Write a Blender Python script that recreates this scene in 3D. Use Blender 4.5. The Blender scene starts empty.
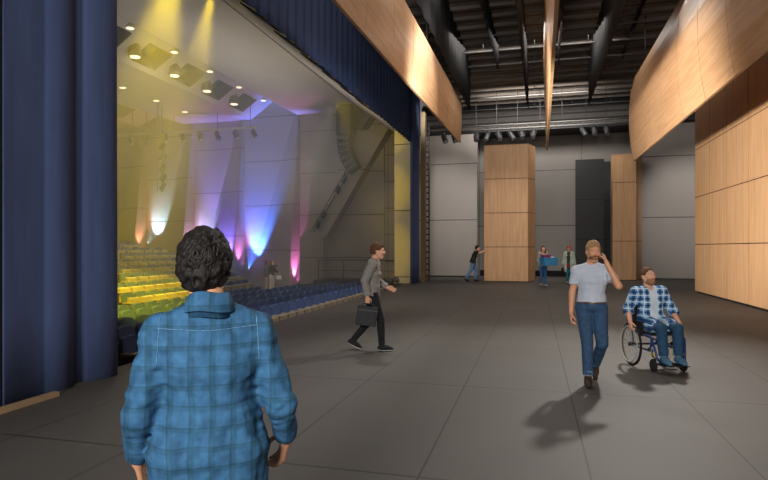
import bpy, math, random
import numpy as np
from mathutils import Vector, Matrix
random.seed(4)
sc = bpy.context.scene
col = sc.collection
R = math.radians
# ------------------------------------------------------------------ camera
F = 570.0; YAW = R(14.8); EYE = 1.65; HY = 248.0
CA, SA = math.cos(YAW), math.sin(YAW)
cam = bpy.data.cameras.new('camera'); camo = bpy.data.objects.new('camera', cam); col.objects.link(camo)
camo.location = (0, 0, EYE); camo.rotation_euler = (R(90), 0, YAW - R(90))
cam.sensor_width = 36; cam.lens = F/768*36; cam.shift_y = (HY-240)/768.0; cam.clip_end = 200; cam.clip_start = .05
sc.camera = camo
# world position estimate of a point of the photograph at a known depth X or height (used only to survey the room)
def ray(px, py):
    return (F*CA+(px-384)*SA, F*SA-(px-384)*CA, HY-py)
def onX(px, py, X):
    d = ray(px, py); s = X/d[0]; return Vector((X, d[1]*s, EYE+d[2]*s))
def onY(px, py, Y):
    d = ray(px, py); s = Y/d[1]; return Vector((d[0]*s, Y, EYE+d[2]*s))
# ------------------------------------------------------------------ materials
def newmat(name):
    m = bpy.data.materials.new(name); m.use_nodes = True
    return m, m.node_tree.nodes, m.node_tree.links, m.node_tree.nodes['Principled BSDF']
def lin(c):
    return tuple(((v/255)/12.92 if v/255 <= .04045 else ((v/255+.055)/1.055)**2.4) for v in c)+(1,)
MC = {}
def mat(name, rgb, rough=.6, metal=0, noise=.12, nscale=8, bump=0, bscale=40, spec=.3, stretch=(1,1,1)):
    if name in MC: return MC[name]
    m, N, L, b = newmat(name)
    c = lin(rgb)
    tc = N.new('ShaderNodeTexCoord'); mp = N.new('ShaderNodeMapping'); mp.inputs['Scale'].default_value = stretch
    L.new(tc.outputs['Object'], mp.inputs['Vector'])
    nz = N.new('ShaderNodeTexNoise'); nz.inputs['Scale'].default_value = nscale; nz.inputs['Detail'].default_value = 4
    L.new(mp.outputs[0], nz.inputs['Vector'])
    mr = N.new('ShaderNodeMapRange'); mr.inputs['To Min'].default_value = 1-noise; mr.inputs['To Max'].default_value = 1+noise
    mr.inputs['From Min'].default_value = .3; mr.inputs['From Max'].default_value = .7
    L.new(nz.outputs['Fac'], mr.inputs['Value'])
    mx = N.new('ShaderNodeVectorMath'); mx.operation = 'SCALE'; mx.inputs[0].default_value = c[:3]
    L.new(mr.outputs[0], mx.inputs['Scale']); L.new(mx.outputs[0], b.inputs['Base Color'])
    b.inputs['Roughness'].default_value = rough; b.inputs['Metallic'].default_value = metal
    b.inputs['Specular IOR Level'].default_value = spec
    if bump:
        n2 = N.new('ShaderNodeTexNoise'); n2.inputs['Scale'].default_value = bscale; n2.inputs['Detail'].default_value = 5
        L.new(mp.outputs[0], n2.inputs['Vector'])
        bp = N.new('ShaderNodeBump'); bp.inputs['Strength'].default_value = bump; bp.inputs['Distance'].default_value = .02
        L.new(n2.outputs['Fac'], bp.inputs['Height']); L.new(bp.outputs[0], b.inputs['Normal'])
    MC[name] = m; return m
def emit(name, rgb, s):
    m, N, L, b = newmat(name)
    b.inputs['Base Color'].default_value = (.8,.8,.8,1)
    b.inputs['Emission Color'].default_value = lin(rgb); b.inputs['Emission Strength'].default_value = s
    return m
def wood(name, a, b_, axis='Z', rough=.45):
    m, N, L, b = newmat(name)
    tc = N.new('ShaderNodeTexCoord'); mp = N.new('ShaderNodeMapping')
    st = {'X': (.35, 6, 6), 'Z': (6, 6, .35)}[axis]; mp.inputs['Scale'].default_value = st
    L.new(tc.outputs['Object'], mp.inputs['Vector'])
    nz = N.new('ShaderNodeTexNoise'); nz.inputs['Scale'].default_value = 1.6; nz.inputs['Detail'].default_value = 7; nz.inputs['Roughness'].default_value = .62
    nz.inputs['Distortion'].default_value = .6
    L.new(mp.outputs[0], nz.inputs['Vector'])
    cr = N.new('ShaderNodeValToRGB'); e = cr.color_ramp.elements
    e[0].position = .3; e[0].color = lin(b_); e[1].position = .66; e[1].color = lin(a)
    L.new(nz.outputs['Fac'], cr.inputs['Fac']); L.new(cr.outputs[0], b.inputs['Base Color'])
    b.inputs['Roughness'].default_value = rough; b.inputs['Specular IOR Level'].default_value = .35
    bp = N.new('ShaderNodeBump'); bp.inputs['Strength'].default_value = .06
    L.new(nz.outputs['Fac'], bp.inputs['Height']); L.new(bp.outputs[0], b.inputs['Normal'])
    return m
def lines(name, rgb, dark, specs, rough=.7, noise=.07, nscale=.5, streak=(1,1,1)):
    """flat colour with thin joint lines; specs = [(axis, pitch, offset, halfwidth)] in object space"""
    m, N, L, b = newmat(name)
    tc = N.new('ShaderNodeTexCoord'); sp = N.new('ShaderNodeSeparateXYZ'); L.new(tc.outputs['Object'], sp.inputs[0])
    tot = None
    for ax, pitch, off, hw in specs:
        a = N.new('ShaderNodeMath'); a.operation = 'ADD'; a.inputs[1].default_value = -off+pitch/2+pitch*200; L.new(sp.outputs[ax], a.inputs[0])
        q = N.new('ShaderNodeMath'); q.operation = 'MODULO'; q.inputs[1].default_value = pitch; L.new(a.outputs[0], q.inputs[0])
        s = N.new('ShaderNodeMath'); s.operation = 'SUBTRACT'; s.inputs[1].default_value = pitch/2; L.new(q.outputs[0], s.inputs[0])
        ab = N.new('ShaderNodeMath'); ab.operation = 'ABSOLUTE'; L.new(s.outputs[0], ab.inputs[0])
        lt = N.new('ShaderNodeMath'); lt.operation = 'LESS_THAN'; lt.inputs[1].default_value = hw; L.new(ab.outputs[0], lt.inputs[0])
        if tot is None: tot = lt
        else:
            mxx = N.new('ShaderNodeMath'); mxx.operation = 'MAXIMUM'; L.new(tot.outputs[0], mxx.inputs[0]); L.new(lt.outputs[0], mxx.inputs[1]); tot = mxx
    mp = N.new('ShaderNodeMapping'); mp.inputs['Scale'].default_value = streak; L.new(tc.outputs['Object'], mp.inputs['Vector'])
    nz = N.new('ShaderNodeTexNoise'); nz.inputs['Scale'].default_value = nscale; nz.inputs['Detail'].default_value = 5; L.new(mp.outputs[0], nz.inputs['Vector'])
    mr = N.new('ShaderNodeMapRange'); mr.inputs['From Min'].default_value = .3; mr.inputs['From Max'].default_value = .7
    mr.inputs['To Min'].default_value = 1-noise; mr.inputs['To Max'].default_value = 1+noise; L.new(nz.outputs['Fac'], mr.inputs['Value'])
    vm = N.new('ShaderNodeVectorMath'); vm.operation = 'SCALE'; vm.inputs[0].default_value = lin(rgb)[:3]; L.new(mr.outputs[0], vm.inputs['Scale'])
    mx = N.new('ShaderNodeMix'); mx.data_type = 'RGBA'; mx.inputs['B'].default_value = lin(dark)
    L.new(vm.outputs[0], mx.inputs['A'])
    if tot is not None: L.new(tot.outputs[0], mx.inputs['Factor'])
    else: mx.inputs['Factor'].default_value = 0
    L.new(mx.outputs['Result'], b.inputs['Base Color'])
    b.inputs['Roughness'].default_value = rough; b.inputs['Specular IOR Level'].default_value = .25
    return m
# ------------------------------------------------------------------ mesh helpers
class MB:
    def __init__(s): s.v = []; s.f = []; s.mi = []
    def add(s, vs, fs, mi=0):
        o = len(s.v); s.v += [tuple(v) for v in vs]; s.f += [tuple(i+o for i in f) for f in fs]; s.mi += [mi]*len(fs); return s
    def box(s, a, b, mi=0, M=None):
        x0,y0,z0 = a; x1,y1,z1 = b
        vs = [(x0,y0,z0),(x1,y0,z0),(x1,y1,z0),(x0,y1,z0),(x0,y0,z1),(x1,y0,z1),(x1,y1,z1),(x0,y1,z1)]
        if M is not None: vs = [tuple(M @ Vector(v)) for v in vs]
        return s.add(vs, [(0,3,2,1),(4,5,6,7),(0,1,5,4),(1,2,6,5),(2,3,7,6),(3,0,4,7)], mi)
    def prism(s, poly, axis, a, b, mi=0):
        """poly: 2-D points in the plane normal to axis (x: (y,z), y: (x,z), z: (x,y))"""
        def p(q, t): return {'x': (t,q[0],q[1]), 'y': (q[0],t,q[1]), 'z': (q[0],q[1],t)}[axis]
        n = len(poly); vs = [p(q,a) for q in poly]+[p(q,b) for q in poly]
        fs = [tuple(range(n))[::-1], tuple(range(n,2*n))]+[(i,(i+1)%n,(i+1)%n+n,i+n) for i in range(n)]
        return s.add(vs, fs, mi)
    def tube(s, pts, r, n=8, mi=0, closed=False):
        pts = [Vector(p) for p in pts]; rs = r if isinstance(r, (list,tuple)) else [r]*len(pts)
        vs = []; fs = []; m = len(pts); up = None
        for i, p in enumerate(pts):
            if closed: d = (pts[(i+1)%m]-pts[i-1]).normalized()
            else: d = (pts[min(i+1,m-1)]-pts[max(i-1,0)]).normalized()
            if up is None: up = Vector((0,0,1)) if abs(d.z) < .9 else Vector((1,0,0))
            u = d.cross(up).normalized(); w = u.cross(d).normalized(); up = w
            for k in range(n):
                a = 2*math.pi*k/n; vs.append(p+(u*math.cos(a)+w*math.sin(a))*rs[i])
        for i in range(m if closed else m-1):
            j = (i+1)%m
            for k in range(n): fs.append((i*n+k, i*n+(k+1)%n, j*n+(k+1)%n, j*n+k))
        if not closed: fs += [tuple(range(n))[::-1], tuple(range((m-1)*n, m*n))]
        return s.add(vs, fs, mi)
    def build(s, name, mats, parent=None, loc=None, smooth=False, bevel=0):
        me = bpy.data.meshes.new(name); me.from_pydata(s.v, [], s.f); me.validate()
        for m in (mats if isinstance(mats, (list,tuple)) else [mats]): me.materials.append(m)
        if len(me.polygons) == len(s.mi): me.polygons.foreach_set('material_index', s.mi)
        import bmesh
        bm = bmesh.new(); bm.from_mesh(me); bmesh.ops.recalc_face_normals(bm, faces=bm.faces); bm.to_mesh(me); bm.free()
        if smooth: me.polygons.foreach_set('use_smooth', [True]*len(me.polygons))
        o = bpy.data.objects.new(name, me); col.objects.link(o)
        if loc is not None: o.location = loc
        if parent is not None: o.parent = parent
        if bevel:
            b = o.modifiers.new('b', 'BEVEL'); b.width = bevel; b.segments = 2; b.limit_method = 'ANGLE'
        return o
def thing(name, label, cat, loc=(0,0,0), rz=0, group=None):
    o = bpy.data.objects.new(name, None); col.objects.link(o); o.location = loc; o.rotation_euler = (0,0,rz)
    o.empty_display_size = .2
    o['label'] = label; o['category'] = cat
    if group: o['group'] = group
    return o
def tag(o, label, cat, group=None, kind=None):
    o['label'] = label; o['category'] = cat
    if group: o['group'] = group
    if kind: o['kind'] = kind
    return o
def struct(o, label=None):
    o['kind'] = 'structure'
    if label: o['label'] = label
    return o
def copy_tree(o, parent=None):
    c = o.copy(); col.objects.link(c)
    if parent is not None: c.parent = parent
    for ch in list(o.children): copy_tree(ch, c)
    return c
ORD = ['first','second','third','fourth','fifth','sixth','seventh','eighth','ninth','tenth','eleventh','twelfth']
# ------------------------------------------------------------------ implicit surfaces (bodies, clothes, hair)
def vnoise(P, scale, seed=0):
    """smooth value noise on an (...,3) array"""
    Q = P*scale+seed*17.3; i = np.floor(Q).astype(np.int64); f = Q-i; f = f*f*(3-2*f)
    def h(a,b,c):
        n = (a*73856093) ^ (b*19349663) ^ (c*83492791) ^ (seed*2654435)
        n = (n*(n*n*15731+789221)+1376312589) & 0x7fffffff
        return n/1073741824.0-1
    x,y,z = i[...,0],i[...,1],i[...,2]; r = 0
    for dx in (0,1):
        for dy in (0,1):
            for dz in (0,1):
                w = (f[...,0] if dx else 1-f[...,0])*(f[...,1] if dy else 1-f[...,1])*(f[...,2] if dz else 1-f[...,2])
                r = r+w*h(x+dx,y+dy,z+dz)
    return r
class Field:
    def __init__(s, lo, hi, res):
        s.lo = np.array(lo, float); s.res = res
        s.n = np.ceil((np.array(hi, float)-s.lo)/res).astype(int)+1
        s.D = np.full(s.n, 1.0, np.float32)
    def sub(s, lo, hi, pad):
        a = np.clip(np.floor((np.array(lo)-pad-s.lo)/s.res).astype(int), 0, s.n)
        b = np.clip(np.ceil((np.array(hi)+pad-s.lo)/s.res).astype(int)+1, 0, s.n)
        if np.any(b <= a): return None, None
        g = [s.lo[i]+np.arange(a[i], b[i])*s.res for i in range(3)]
        return tuple(slice(a[i], b[i]) for i in range(3)), np.stack(np.meshgrid(*g, indexing='ij'), -1)
    def put(s, sl, d, k):
        A = s.D[sl]
        if k > 0:
            h = np.maximum(k-np.abs(A-d), 0)/k; s.D[sl] = np.minimum(A, d)-h*h*k*.25
        else: s.D[sl] = np.minimum(A, d)
    def rc(s, a, b, r1, r2, k=.02, flat0=False, flat1=False, slant=None):
        a = np.array(a, float); b = np.array(b, float); m = max(r1, r2)
        sl, P = s.sub(np.minimum(a,b)-m, np.maximum(a,b)+m, k+s.res*3)
        if sl is None: return
        ab = b-a; L2 = max(ab@ab, 1e-9); t = ((P-a)@ab)/L2; tc = np.clip(t, 0, 1)
        d = np.linalg.norm(P-a-tc[...,None]*ab, axis=-1)-(r1+(r2-r1)*tc); L = math.sqrt(L2)
        if flat1: d = np.maximum(d, (t-1)*L)
        if flat0: d = np.maximum(d, -t*L)
        s.put(sl, d, k)
    def path(s, pts, rs, k=.02):
        for i in range(len(pts)-1): s.rc(pts[i], pts[i+1], rs[i], rs[i+1], k)
    def torso(s, a, b, w1, w2, d1, d2, side, k=.03, cap=.06):
        a = np.array(a, float); b = np.array(b, float); m = max(w1, w2)
        sl, P = s.sub(np.minimum(a,b)-m, np.maximum(a,b)+m, k+s.res*3)
        if sl is None: return
        ab = b-a; L2 = ab@ab; ax = ab/math.sqrt(L2)
        u = np.array(side, float); u -= ax*(u@ax); u /= np.linalg.norm(u); v = np.cross(ax, u)
        t = np.clip(((P-a)@ab)/L2, 0, 1); q = P-a-t[...,None]*ab
        w = w1+(w2-w1)*t; dd = d1+(d2-d1)*t
        r = np.sqrt((q@u/w)**2+(q@v/dd)**2+(q@ax/cap)**2+1e-9)
        s.put(sl, (r-1)*dd*.9, k)
    def ell(s, c, r, Rm=None, k=.01, neg=False, disp=None):
        c = np.array(c, float); r = np.array(r, float); m = r.max()
        sl, P = s.sub(c-m, c+m, k+s.res*3)
        if sl is None: return
        q = P-c
        if Rm is not None: q = q@Rm
        k0 = np.linalg.norm(q/r, axis=-1); k1 = np.linalg.norm(q/(r*r), axis=-1)+1e-9
        d = k0*(k0-1)/k1
        if disp is not None: d = d+disp(P)
        if neg:
            A = s.D[sl]; h = np.maximum(k-np.abs(A+d), 0)/k; s.D[sl] = np.maximum(A, -d)+h*h*k*.25
        else: s.put(sl, d, k)
    def P(s):
        g = [s.lo[i]+np.arange(s.n[i])*s.res for i in range(3)]
        return np.stack(np.meshgrid(*g, indexing='ij'), -1)
    def cut(s, fn): s.D = np.maximum(s.D, fn(s.P()).astype(np.float32))
    def disp(s, fn): s.D = s.D+fn(s.P()).astype(np.float32)
    def mesh(s):
        D = s.D; n = D.shape
        D = D.copy(); D[0]=1; D[-1]=1; D[:,0]=1; D[:,-1]=1; D[:,:,0]=1; D[:,:,-1]=1
        ins = D < 0
        c = np.zeros(tuple(k-1 for k in n), np.int8)
        for dx in (0,1):
            for dy in (0,1):
                for dz in (0,1): c += ins[dx:n[0]-1+dx, dy:n[1]-1+dy, dz:n[2]-1+dz]
        act = (c > 0) & (c < 8); idx = np.full(c.shape, -1, np.int64); ii = np.argwhere(act)
        idx[act] = np.arange(len(ii))
        acc = np.zeros((len(ii),3)); cnt = np.zeros(len(ii))
        cs = [(0,0,0),(1,0,0),(0,1,0),(1,1,0),(0,0,1),(1,0,1),(0,1,1),(1,1,1)]
        for a in range(8):
            for b in range(a+1, 8):
                pa, pb = np.array(cs[a]), np.array(cs[b])
                if np.abs(pa-pb).sum() != 1: continue
                va = D[ii[:,0]+pa[0], ii[:,1]+pa[1], ii[:,2]+pa[2]]; vb = D[ii[:,0]+pb[0], ii[:,1]+pb[1], ii[:,2]+pb[2]]
                m = (va < 0) != (vb < 0); t = va/(va-vb+1e-12)
                acc[m] += (pa+t[:,None]*(pb-pa))[m]; cnt[m] += 1
        V = s.lo+(ii+acc/cnt[:,None])*s.res
        Fs = []
        for ax in range(3):
            o1, o2 = [(1,2),(2,0),(0,1)][ax]
            sh = [slice(None)]*3; sh2 = [slice(None)]*3; sh[ax] = slice(0,-1); sh2[ax] = slice(1,None)
            A, B = ins[tuple(sh)], ins[tuple(sh2)]
            e = np.argwhere(A != B)
            e = e[(e[:,o1] > 0) & (e[:,o2] > 0) & (e[:,o1] < n[o1]-1) & (e[:,o2] < n[o2]-1)]
            fl = A[e[:,0], e[:,1], e[:,2]]
            def g(d1, d2):
                q = e.copy(); q[:,o1] -= d1; q[:,o2] -= d2; return idx[q[:,0], q[:,1], q[:,2]]
            q = np.stack([g(1,1), g(0,1), g(0,0), g(1,0)], -1)
            q[~fl] = q[~fl][:, ::-1]; Fs.append(q)
        return V, np.concatenate(Fs)
def meshes(name, parts, mats, parent=None, smooth=True):
    """several (V, F) surfaces linked as one mesh object"""
    vs = []; fs = []; o = 0
    for V, Fq in parts: vs.append(V); fs.append(Fq+o); o += len(V)
    V = np.concatenate(vs); Q = np.concatenate(fs)
    me = bpy.data.meshes.new(name); me.from_pydata(V.tolist(), [], Q.tolist()); me.validate()
    for m in (mats if isinstance(mats, (list,tuple)) else [mats]): me.materials.append(m)
    me.polygons.foreach_set('use_smooth', [smooth]*len(me.polygons))
    ob = bpy.data.objects.new(name, me); col.objects.link(ob)
    if parent is not None: ob.parent = parent
    return ob
# ------------------------------------------------------------------ palette
M_floor = lines('stage_floor', (73,70,67), (42,40,39), [(0,2.8,6.83,.012),(1,1.2,.81,.008)], rough=.62, noise=.1, nscale=.7)
M_carpet = mat('dark_carpet', (58,55,52), .9, nscale=20)
M_wood = wood('pale_maple', (204,163,122), (182,140,100), 'Z')
M_woodx = wood('pale_maple_long', (204,163,122), (176,134,96), 'X')
M_gap = mat('joint_shadow_gap', (70,48,30), .8)
M_black = mat('black_cloth', (20,20,22), .9, nscale=3)
M_matte = mat('black_metal', (34,34,36), .5, nscale=5)
M_grey = lines('grey_acoustic_panel', (150,143,138), (62,58,56), [(2,3.2,3.25,.02)], noise=.05, streak=(1,1,.2))
M_greyd = lines('dark_grey_panel', (128,123,119), (64,61,59), [(2,3.2,2.95,.02),(1,2.9,.3,.012)], noise=.06, streak=(1,1,.2))  # grey kept darker, partly to carry the shade of the far recess
M_zig = lines('auditorium_wall_panel', (142,134,127), (48,44,42), [(2,2.64,0,.025)], noise=.05, streak=(1,1,.3))
M_side = lines('auditorium_front_panel', (132,124,117), (46,43,41), [(2,2.45,1.1,.022)], noise=.05)
M_corr = lines('ribbed_grey_wall', (88,84,82), (48,45,44), [(2,.36,0,.05)], noise=.1)
M_ceil = mat('auditorium_ceiling', (176,168,156), .8, nscale=1, noise=.04)
M_deck = lines('dark_ceiling_deck', (104,96,90), (60,55,52), [(0,.45,0,.06)], noise=.3, nscale=.8, streak=(1,.3,1))
M_blue = mat('royal_blue_velvet', (66,80,118), .85, noise=.12, nscale=3, stretch=(3,3,.3))
M_valance = mat('deep_blue_velvet', (52,67,104), .85, noise=.12, nscale=3, stretch=(3,3,.3))
M_rail = mat('grey_rail_metal', (66,64,62), .5, nscale=5)
M_pipe = mat('pale_pipe', (170,168,160), .5, nscale=5)
M_pipeg = mat('grey_pipe', (98,96,94), .6, metal=.1, nscale=5)
M_cream = lines('cream_column', (188,176,140), (80,74,58), [(2,3.1,3.4,.02)], noise=.04)
M_lens = emit('lit_lens', (255,236,195), 1.6)
M_glass = mat('lamp_glass', (120,122,126), .15, nscale=5)
# ------------------------------------------------------------------ stage floor, auditorium floor
EDGE = 5.6
struct(MB().box((-6,-9,-.8),(24.4,EDGE,0)).box((24.4,-9,-.8),(36,6.5,0)).build('floor', M_floor))
struct(MB().box((-6,EDGE,-.95),(36,30,-.75)).box((4,6.1,-.75),(24.6,10.4,-.69)).build('floor_auditorium', M_carpet))
# ------------------------------------------------------------------ stage: far wall
XW = 32.5
def wallbox(name, m, a, b): return struct(MB().box(a, b).build(name, m))
wallbox('wall_far_pale_left', M_grey, (XW,3.14,.06), (XW+.35,6.6,8.15))
wallbox('wall_far_pale_right', M_grey, (XW,-9,.06), (XW+.35,-5.42,8.15))
wallbox('wall_far_recess', M_greyd, (34.4,-6.5,0), (34.6,6.6,8.15))
wallbox('wall_far_upper', M_corr, (34.2,-9,8.15), (34.6,6.6,10.3))
wallbox('baseboard_far', M_black, (34.36,-5.42,0), (34.4,3.14,.34))
wallbox('trim_ledge', M_matte, (32.4,-9,8.15), (34.4,6.6,8.22))
wallbox('trim_ceiling_edge', M_black, (33.9,-9,9.75), (34.2,6.6,10.1))
wallbox('wall_right', M_greyd, (-6,-9.2,0), (36,-9,10.3))
# ceiling of the stage: deck, beams, battens
struct(MB().box((-2,-9,10),(36,5.9,10.3)).build('ceiling', M_deck))
mb = MB()
for i in range(40): mb.box((i*.9-1,-9,9.88),(i*.9-.96,5.4,10))
struct(mb.build('ceiling_beams', M_deck))
for i, X in enumerate((21.5,23.2,25.0,27.3,29.2,30.4,33)):
    p = MB().tube([(X,-8.8,9.55),(X,5.2,9.55)], .035, 8)
    for Y in range(-8, 6, 2): p.tube([(X,Y,9.55),(X,Y,9.99)], .012, 5)
    tag(p.build('lighting_pipe', M_pipeg, smooth=True), 'bare grey flying pipe across the dark stage ceiling, %s from the front' % ORD[i], 'pipe', 'bare pipes under the stage ceiling')
# ------------------------------------------------------------------ black borders hanging along the stage
def border(farpx, bot, X, nearpx, neary, Zn=None, label=''):
    a = onX(farpx, bot, X); d = ray(nearpx, neary); s = (a.z-EYE)/d[2]; b = Vector((d[0]*s, d[1]*s, a.z))
    dv = (b-a); b = a+dv*(max(1, (a.x-6)/max(a.x-b.x,.1))) if a.x-b.x > 1 else b
    n = Vector((-dv.y, dv.x, 0)).normalized(); N = 70; m = MB(); vs = []; fs = []
    for i in range(N+1):
        p = a+(b-a)*i/N+n*.03*math.sin(i*1.9)
        vs += [(p.x,p.y,p.z), (p.x,p.y,9.95)]
        if i: fs.append((2*i-2, 2*i-1, 2*i+1, 2*i))
    m.add(vs, fs); o = m.build('border_curtain', M_black, smooth=True)
    sl = o.modifiers.new('s', 'SOLIDIFY'); sl.thickness = .02
    tag(o, label, 'curtain', 'black border curtains over the stage')
border(470,113,26,428,25,label='wide black border curtain just right of the slanting left wood canopy')
border(498.6,71,24,487,25,label='short black border curtain, second from the left wood canopy')
border(528,109,26,518,15,label='narrow black border curtain just left of the thin middle wood canopy')
border(558.6,66,24,562,25,label='short black border curtain just right of the thin middle wood canopy')
border(589,106,26,618,25,label='long black border curtain between the middle and the curved wood canopy')
border(622,60,26,636,25,label='black border curtain beside the top of the curved wood canopy')
# ------------------------------------------------------------------ wooden canopies (orchestra shell ceiling pieces hung upright)
def canopy(name, prof0, prof1, X0, X1, n, th, label):
    """prof0 / prof1: [(Y, Z)] at X0 and X1; n panels lengthwise with open joints"""
    root = thing(name, label, 'canopy', (X0, prof0[0][0], prof0[0][1]))
    L = Vector(root.location); k = len(prof0)
    for j in range(n):
        ta, tb = j/n, (j+1)/n; g = .012/(abs(X1-X0))
        ta2, tb2 = ta+g, tb-g; m = MB(); vs = []
        for t in (ta2, tb2):
            for s_ in (1, -1):
                for q in range(k):
                    Y = prof0[q][0]*(1-t)+prof1[q][0]*t; Z = prof0[q][1]*(1-t)+prof1[q][1]*t
                    vs.append((X0+(X1-X0)*t-L.x, Y+s_*th/2-L.y, Z-L.z))
        # ring order: front side up, back side down
        def I(e, s_, q): return e*2*k+s_*k+q
        fs = []
        for q in range(k-1):
            fs += [(I(0,0,q),I(0,0,q+1),I(1,0,q+1),I(1,0,q)), (I(0,1,q+1),I(0,1,q),I(1,1,q),I(1,1,q+1)),
                   (I(0,0,q+1),I(0,0,q),I(0,1,q),I(0,1,q+1)), (I(1,0,q),I(1,0,q+1),I(1,1,q+1),I(1,1,q))]
        fs += [(I(0,0,0),I(1,0,0),I(1,1,0),I(0,1,0)), (I(1,0,k-1),I(0,0,k-1),I(0,1,k-1),I(1,1,k-1))]
        m.add(vs, fs); m.build('wood_panel', M_woodx, root)
    for t in (.12, .5, .88):
        Y = prof0[-1][0]*(1-t)+prof1[-1][0]*t; Z = prof0[-1][1]*(1-t)+prof1[-1][1]*t; X = X0+(X1-X0)*t
        MB().tube([(X-L.x, Y-L.y, Z-L.z-.02), (X-L.x, Y-L.y, 9.9-L.z)], .02, 6).build('hanging_rod', M_matte, root)
    k2 = MB()
    k2.tube([(0, prof0[-2][0]-L.y, prof0[-2][1]-L.z), (X1-X0, prof1[-2][0]-L.y, prof1[-2][1]-L.z)], .015, 6)
    k2.build('stiffener', M_matte, root)
    return root
canopy('wood_canopy', [(3.05,6.07),(2.98,6.9),(3.0,7.75)], [(3.03,5.5),(2.95,6.4),(2.95,7.3)], 24, 8, 8, .06,
       'long pale wood canopy hanging slantwise nearest the blue valance')
canopy('wood_canopy', [(-.49,5.6),(-.44,7.2),(-.37,9.3)], [(-.34,5.6),(-.3,7.2),(-.27,9.3)], 24, 9, 7, .07,
       'thin middle pale wood canopy hanging edge on above the stage')
canopy('wood_canopy', [(-3.76,5.05),(-3.66,5.6),(-3.6,6.3),(-3.59,7.0),(-3.65,7.7),(-3.8,8.3)], [(-3.76,4.93),(-3.66,5.5),(-3.6,6.3),(-3.59,7.0),(-3.65,7.7),(-3.8,8.3)], 24, 6.5, 9, .06,
       'broad curved pale wood canopy hanging over the right wood wall')
# ------------------------------------------------------------------ shell towers
def shell_tower(name, foot, cols, rows, z1, label, z0=.03, base=None, g=.014, mtl=None):
    c = Vector((sum(p[0] for p in foot)/len(foot), sum(p[1] for p in foot)/len(foot), 0))
    f = [Vector((p[0]-c.x, p[1]-c.y, 0)) for p in foot]
    root = thing(name, label, 'shell tower', tuple(c))
    core = [((p-p.normalized()*.03).x, (p-p.normalized()*.03).y) for p in f]
    MB().prism(core, 'z', z0, z1-.02).build('core', M_gap, root)
    MB().prism([(p[0]*.93, p[1]*.93) for p in core], 'z', 0, z0).build('plinth', M_black, root)
    n = len(f); hh = rows if isinstance(rows, list) else [z0+(z1-z0)*i/rows for i in range(rows+1)]
    for e in range(n):
        a, b = f[e], f[(e+1)%n]; d = (b-a); Ln = d.length; d = d/Ln; nr = Vector((d.y,-d.x,0))
        if nr.dot((a+b)/2) < 0: nr = -nr
        m = MB(); nc = cols[e]
        for i in range(nc):
            for r in range(len(hh)-1):
                p0 = a+d*(Ln*i/nc+g); p1 = a+d*(Ln*(i+1)/nc-g); q0 = p0-nr*.025; q1 = p1-nr*.025
                za, zb = hh[r]+g, hh[r+1]-g
                if r == 0: za = z0
                m.add([(p0.x,p0.y,za),(p1.x,p1.y,za),(q1.x,q1.y,za),(q0.x,q0.y,za),(p0.x,p0.y,zb),(p1.x,p1.y,zb),(q1.x,q1.y,zb),(q0.x,q0.y,zb)],
                      [(0,3,2,1),(4,5,6,7),(0,1,5,4),(1,2,6,5),(2,3,7,6),(3,0,4,7)])
        m.build('wood_panel', mtl or M_wood, root)
    MB().prism([(p.x,p.y) for p in f], 'z', z1-.03, z1).build('top_cap', M_wood, root)
    return root
shell_tower('shell_tower', [(28.5,2.41),(28.5,.31),(29.5,-.03),(29.6,2.38)], [1,1,1,1], 4, 6.72,
            'tall pale wood shell tower standing alone, being pushed by the man in a black shirt')
Hr = [.03,1.78,3.53,5.3,7.05,8.8]
xs = [23.6,18.12,12.6,7.1,1.6]
for i, nm in enumerate(('farthest from the viewer, at the corner of the wood wall', 'second along the right wood wall', 'third along the right wood wall', 'nearest the viewer on the right wood wall')):
    a, b = xs[i], xs[i+1]
    shell_tower('shell_tower', [(a,-5.8-.02*i),(b+.05,-5.82-.02*i),(b+.05,-6.5),(a,-6.5)], [3,1,3,1], Hr, 8.8, 'pale wood shell tower '+nm, z0=.06)
shell_tower('shell_tower', [(31.2,-3.86),(31.2,-4.98),(32.2,-5.42),(32.2,-3.9)], [1,1,1,1], [.03,2.0,5.0,6.45], 6.45,
            'shaded narrow wood shell tower beside the dark door flats at the far wall')
# dark flats in the recess
def flat(y0, y1, X, z1, label):
    r = thing('stage_flat', label, 'stage flat', (X,(y0+y1)/2,0)); w = abs(y1-y0)/2
    MB().box((0,-w,.04),(.06,w,z1)).build('panel', lines('flat_black%g' % X, (52,52,54), (28,28,29), [(2,2.05,2.1,.02)], noise=.05), r)
    m = MB()
    for s_ in (-1,1): m.box((.06,s_*w*.8-.04,0),(.8,s_*w*.8+.04,.05)); m.box((.06,s_*w*.8-.03,.05),(.12,s_*w*.8+.03,z1*.8))
    m.build('brace', M_matte, r)
flat(-2.04,-3.43,31,6.2,'wide near-black stage flat standing in the recess')
flat(-3.5,-3.86,32,6.2,'narrow near-black stage flat tucked beside the shaded wood tower')
# ------------------------------------------------------------------ curtains
def curtain(name, xs_, z0, z1, fn, m, label, bottom=None):
    vs = []; fs = []; N = len(xs_); nz = 10
    for i, x in enumerate(xs_):
        for j in range(nz+1):
            t = j/nz; vs.append((x, fn(x, t), z0+(z1-z0)*t))
            if i and j: a = (i-1)*(nz+1)+j-1; b = i*(nz+1)+j-1; fs.append((a, b, b+1, a+1))
    o = MB().add(vs, fs).build(name, m, smooth=True)
    s_ = o.modifiers.new('s', 'SOLIDIFY'); s_.thickness = .03; s_.offset = 0
    tag(o, label, 'curtain'); return o
def near_fold(x, t):
    y = 5.32
    if 5.2 < x <= 5.62: y -= .07*math.sin(math.pi*(x-5.2)/.42)**.8
    elif 5.62 < x < 5.78: y += .02
    elif x >= 5.78: y -= .13*math.sin(math.pi*min(1,(x-5.78)/.62))**.75
    return y+.008*math.sin(x*9+t*5)
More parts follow.
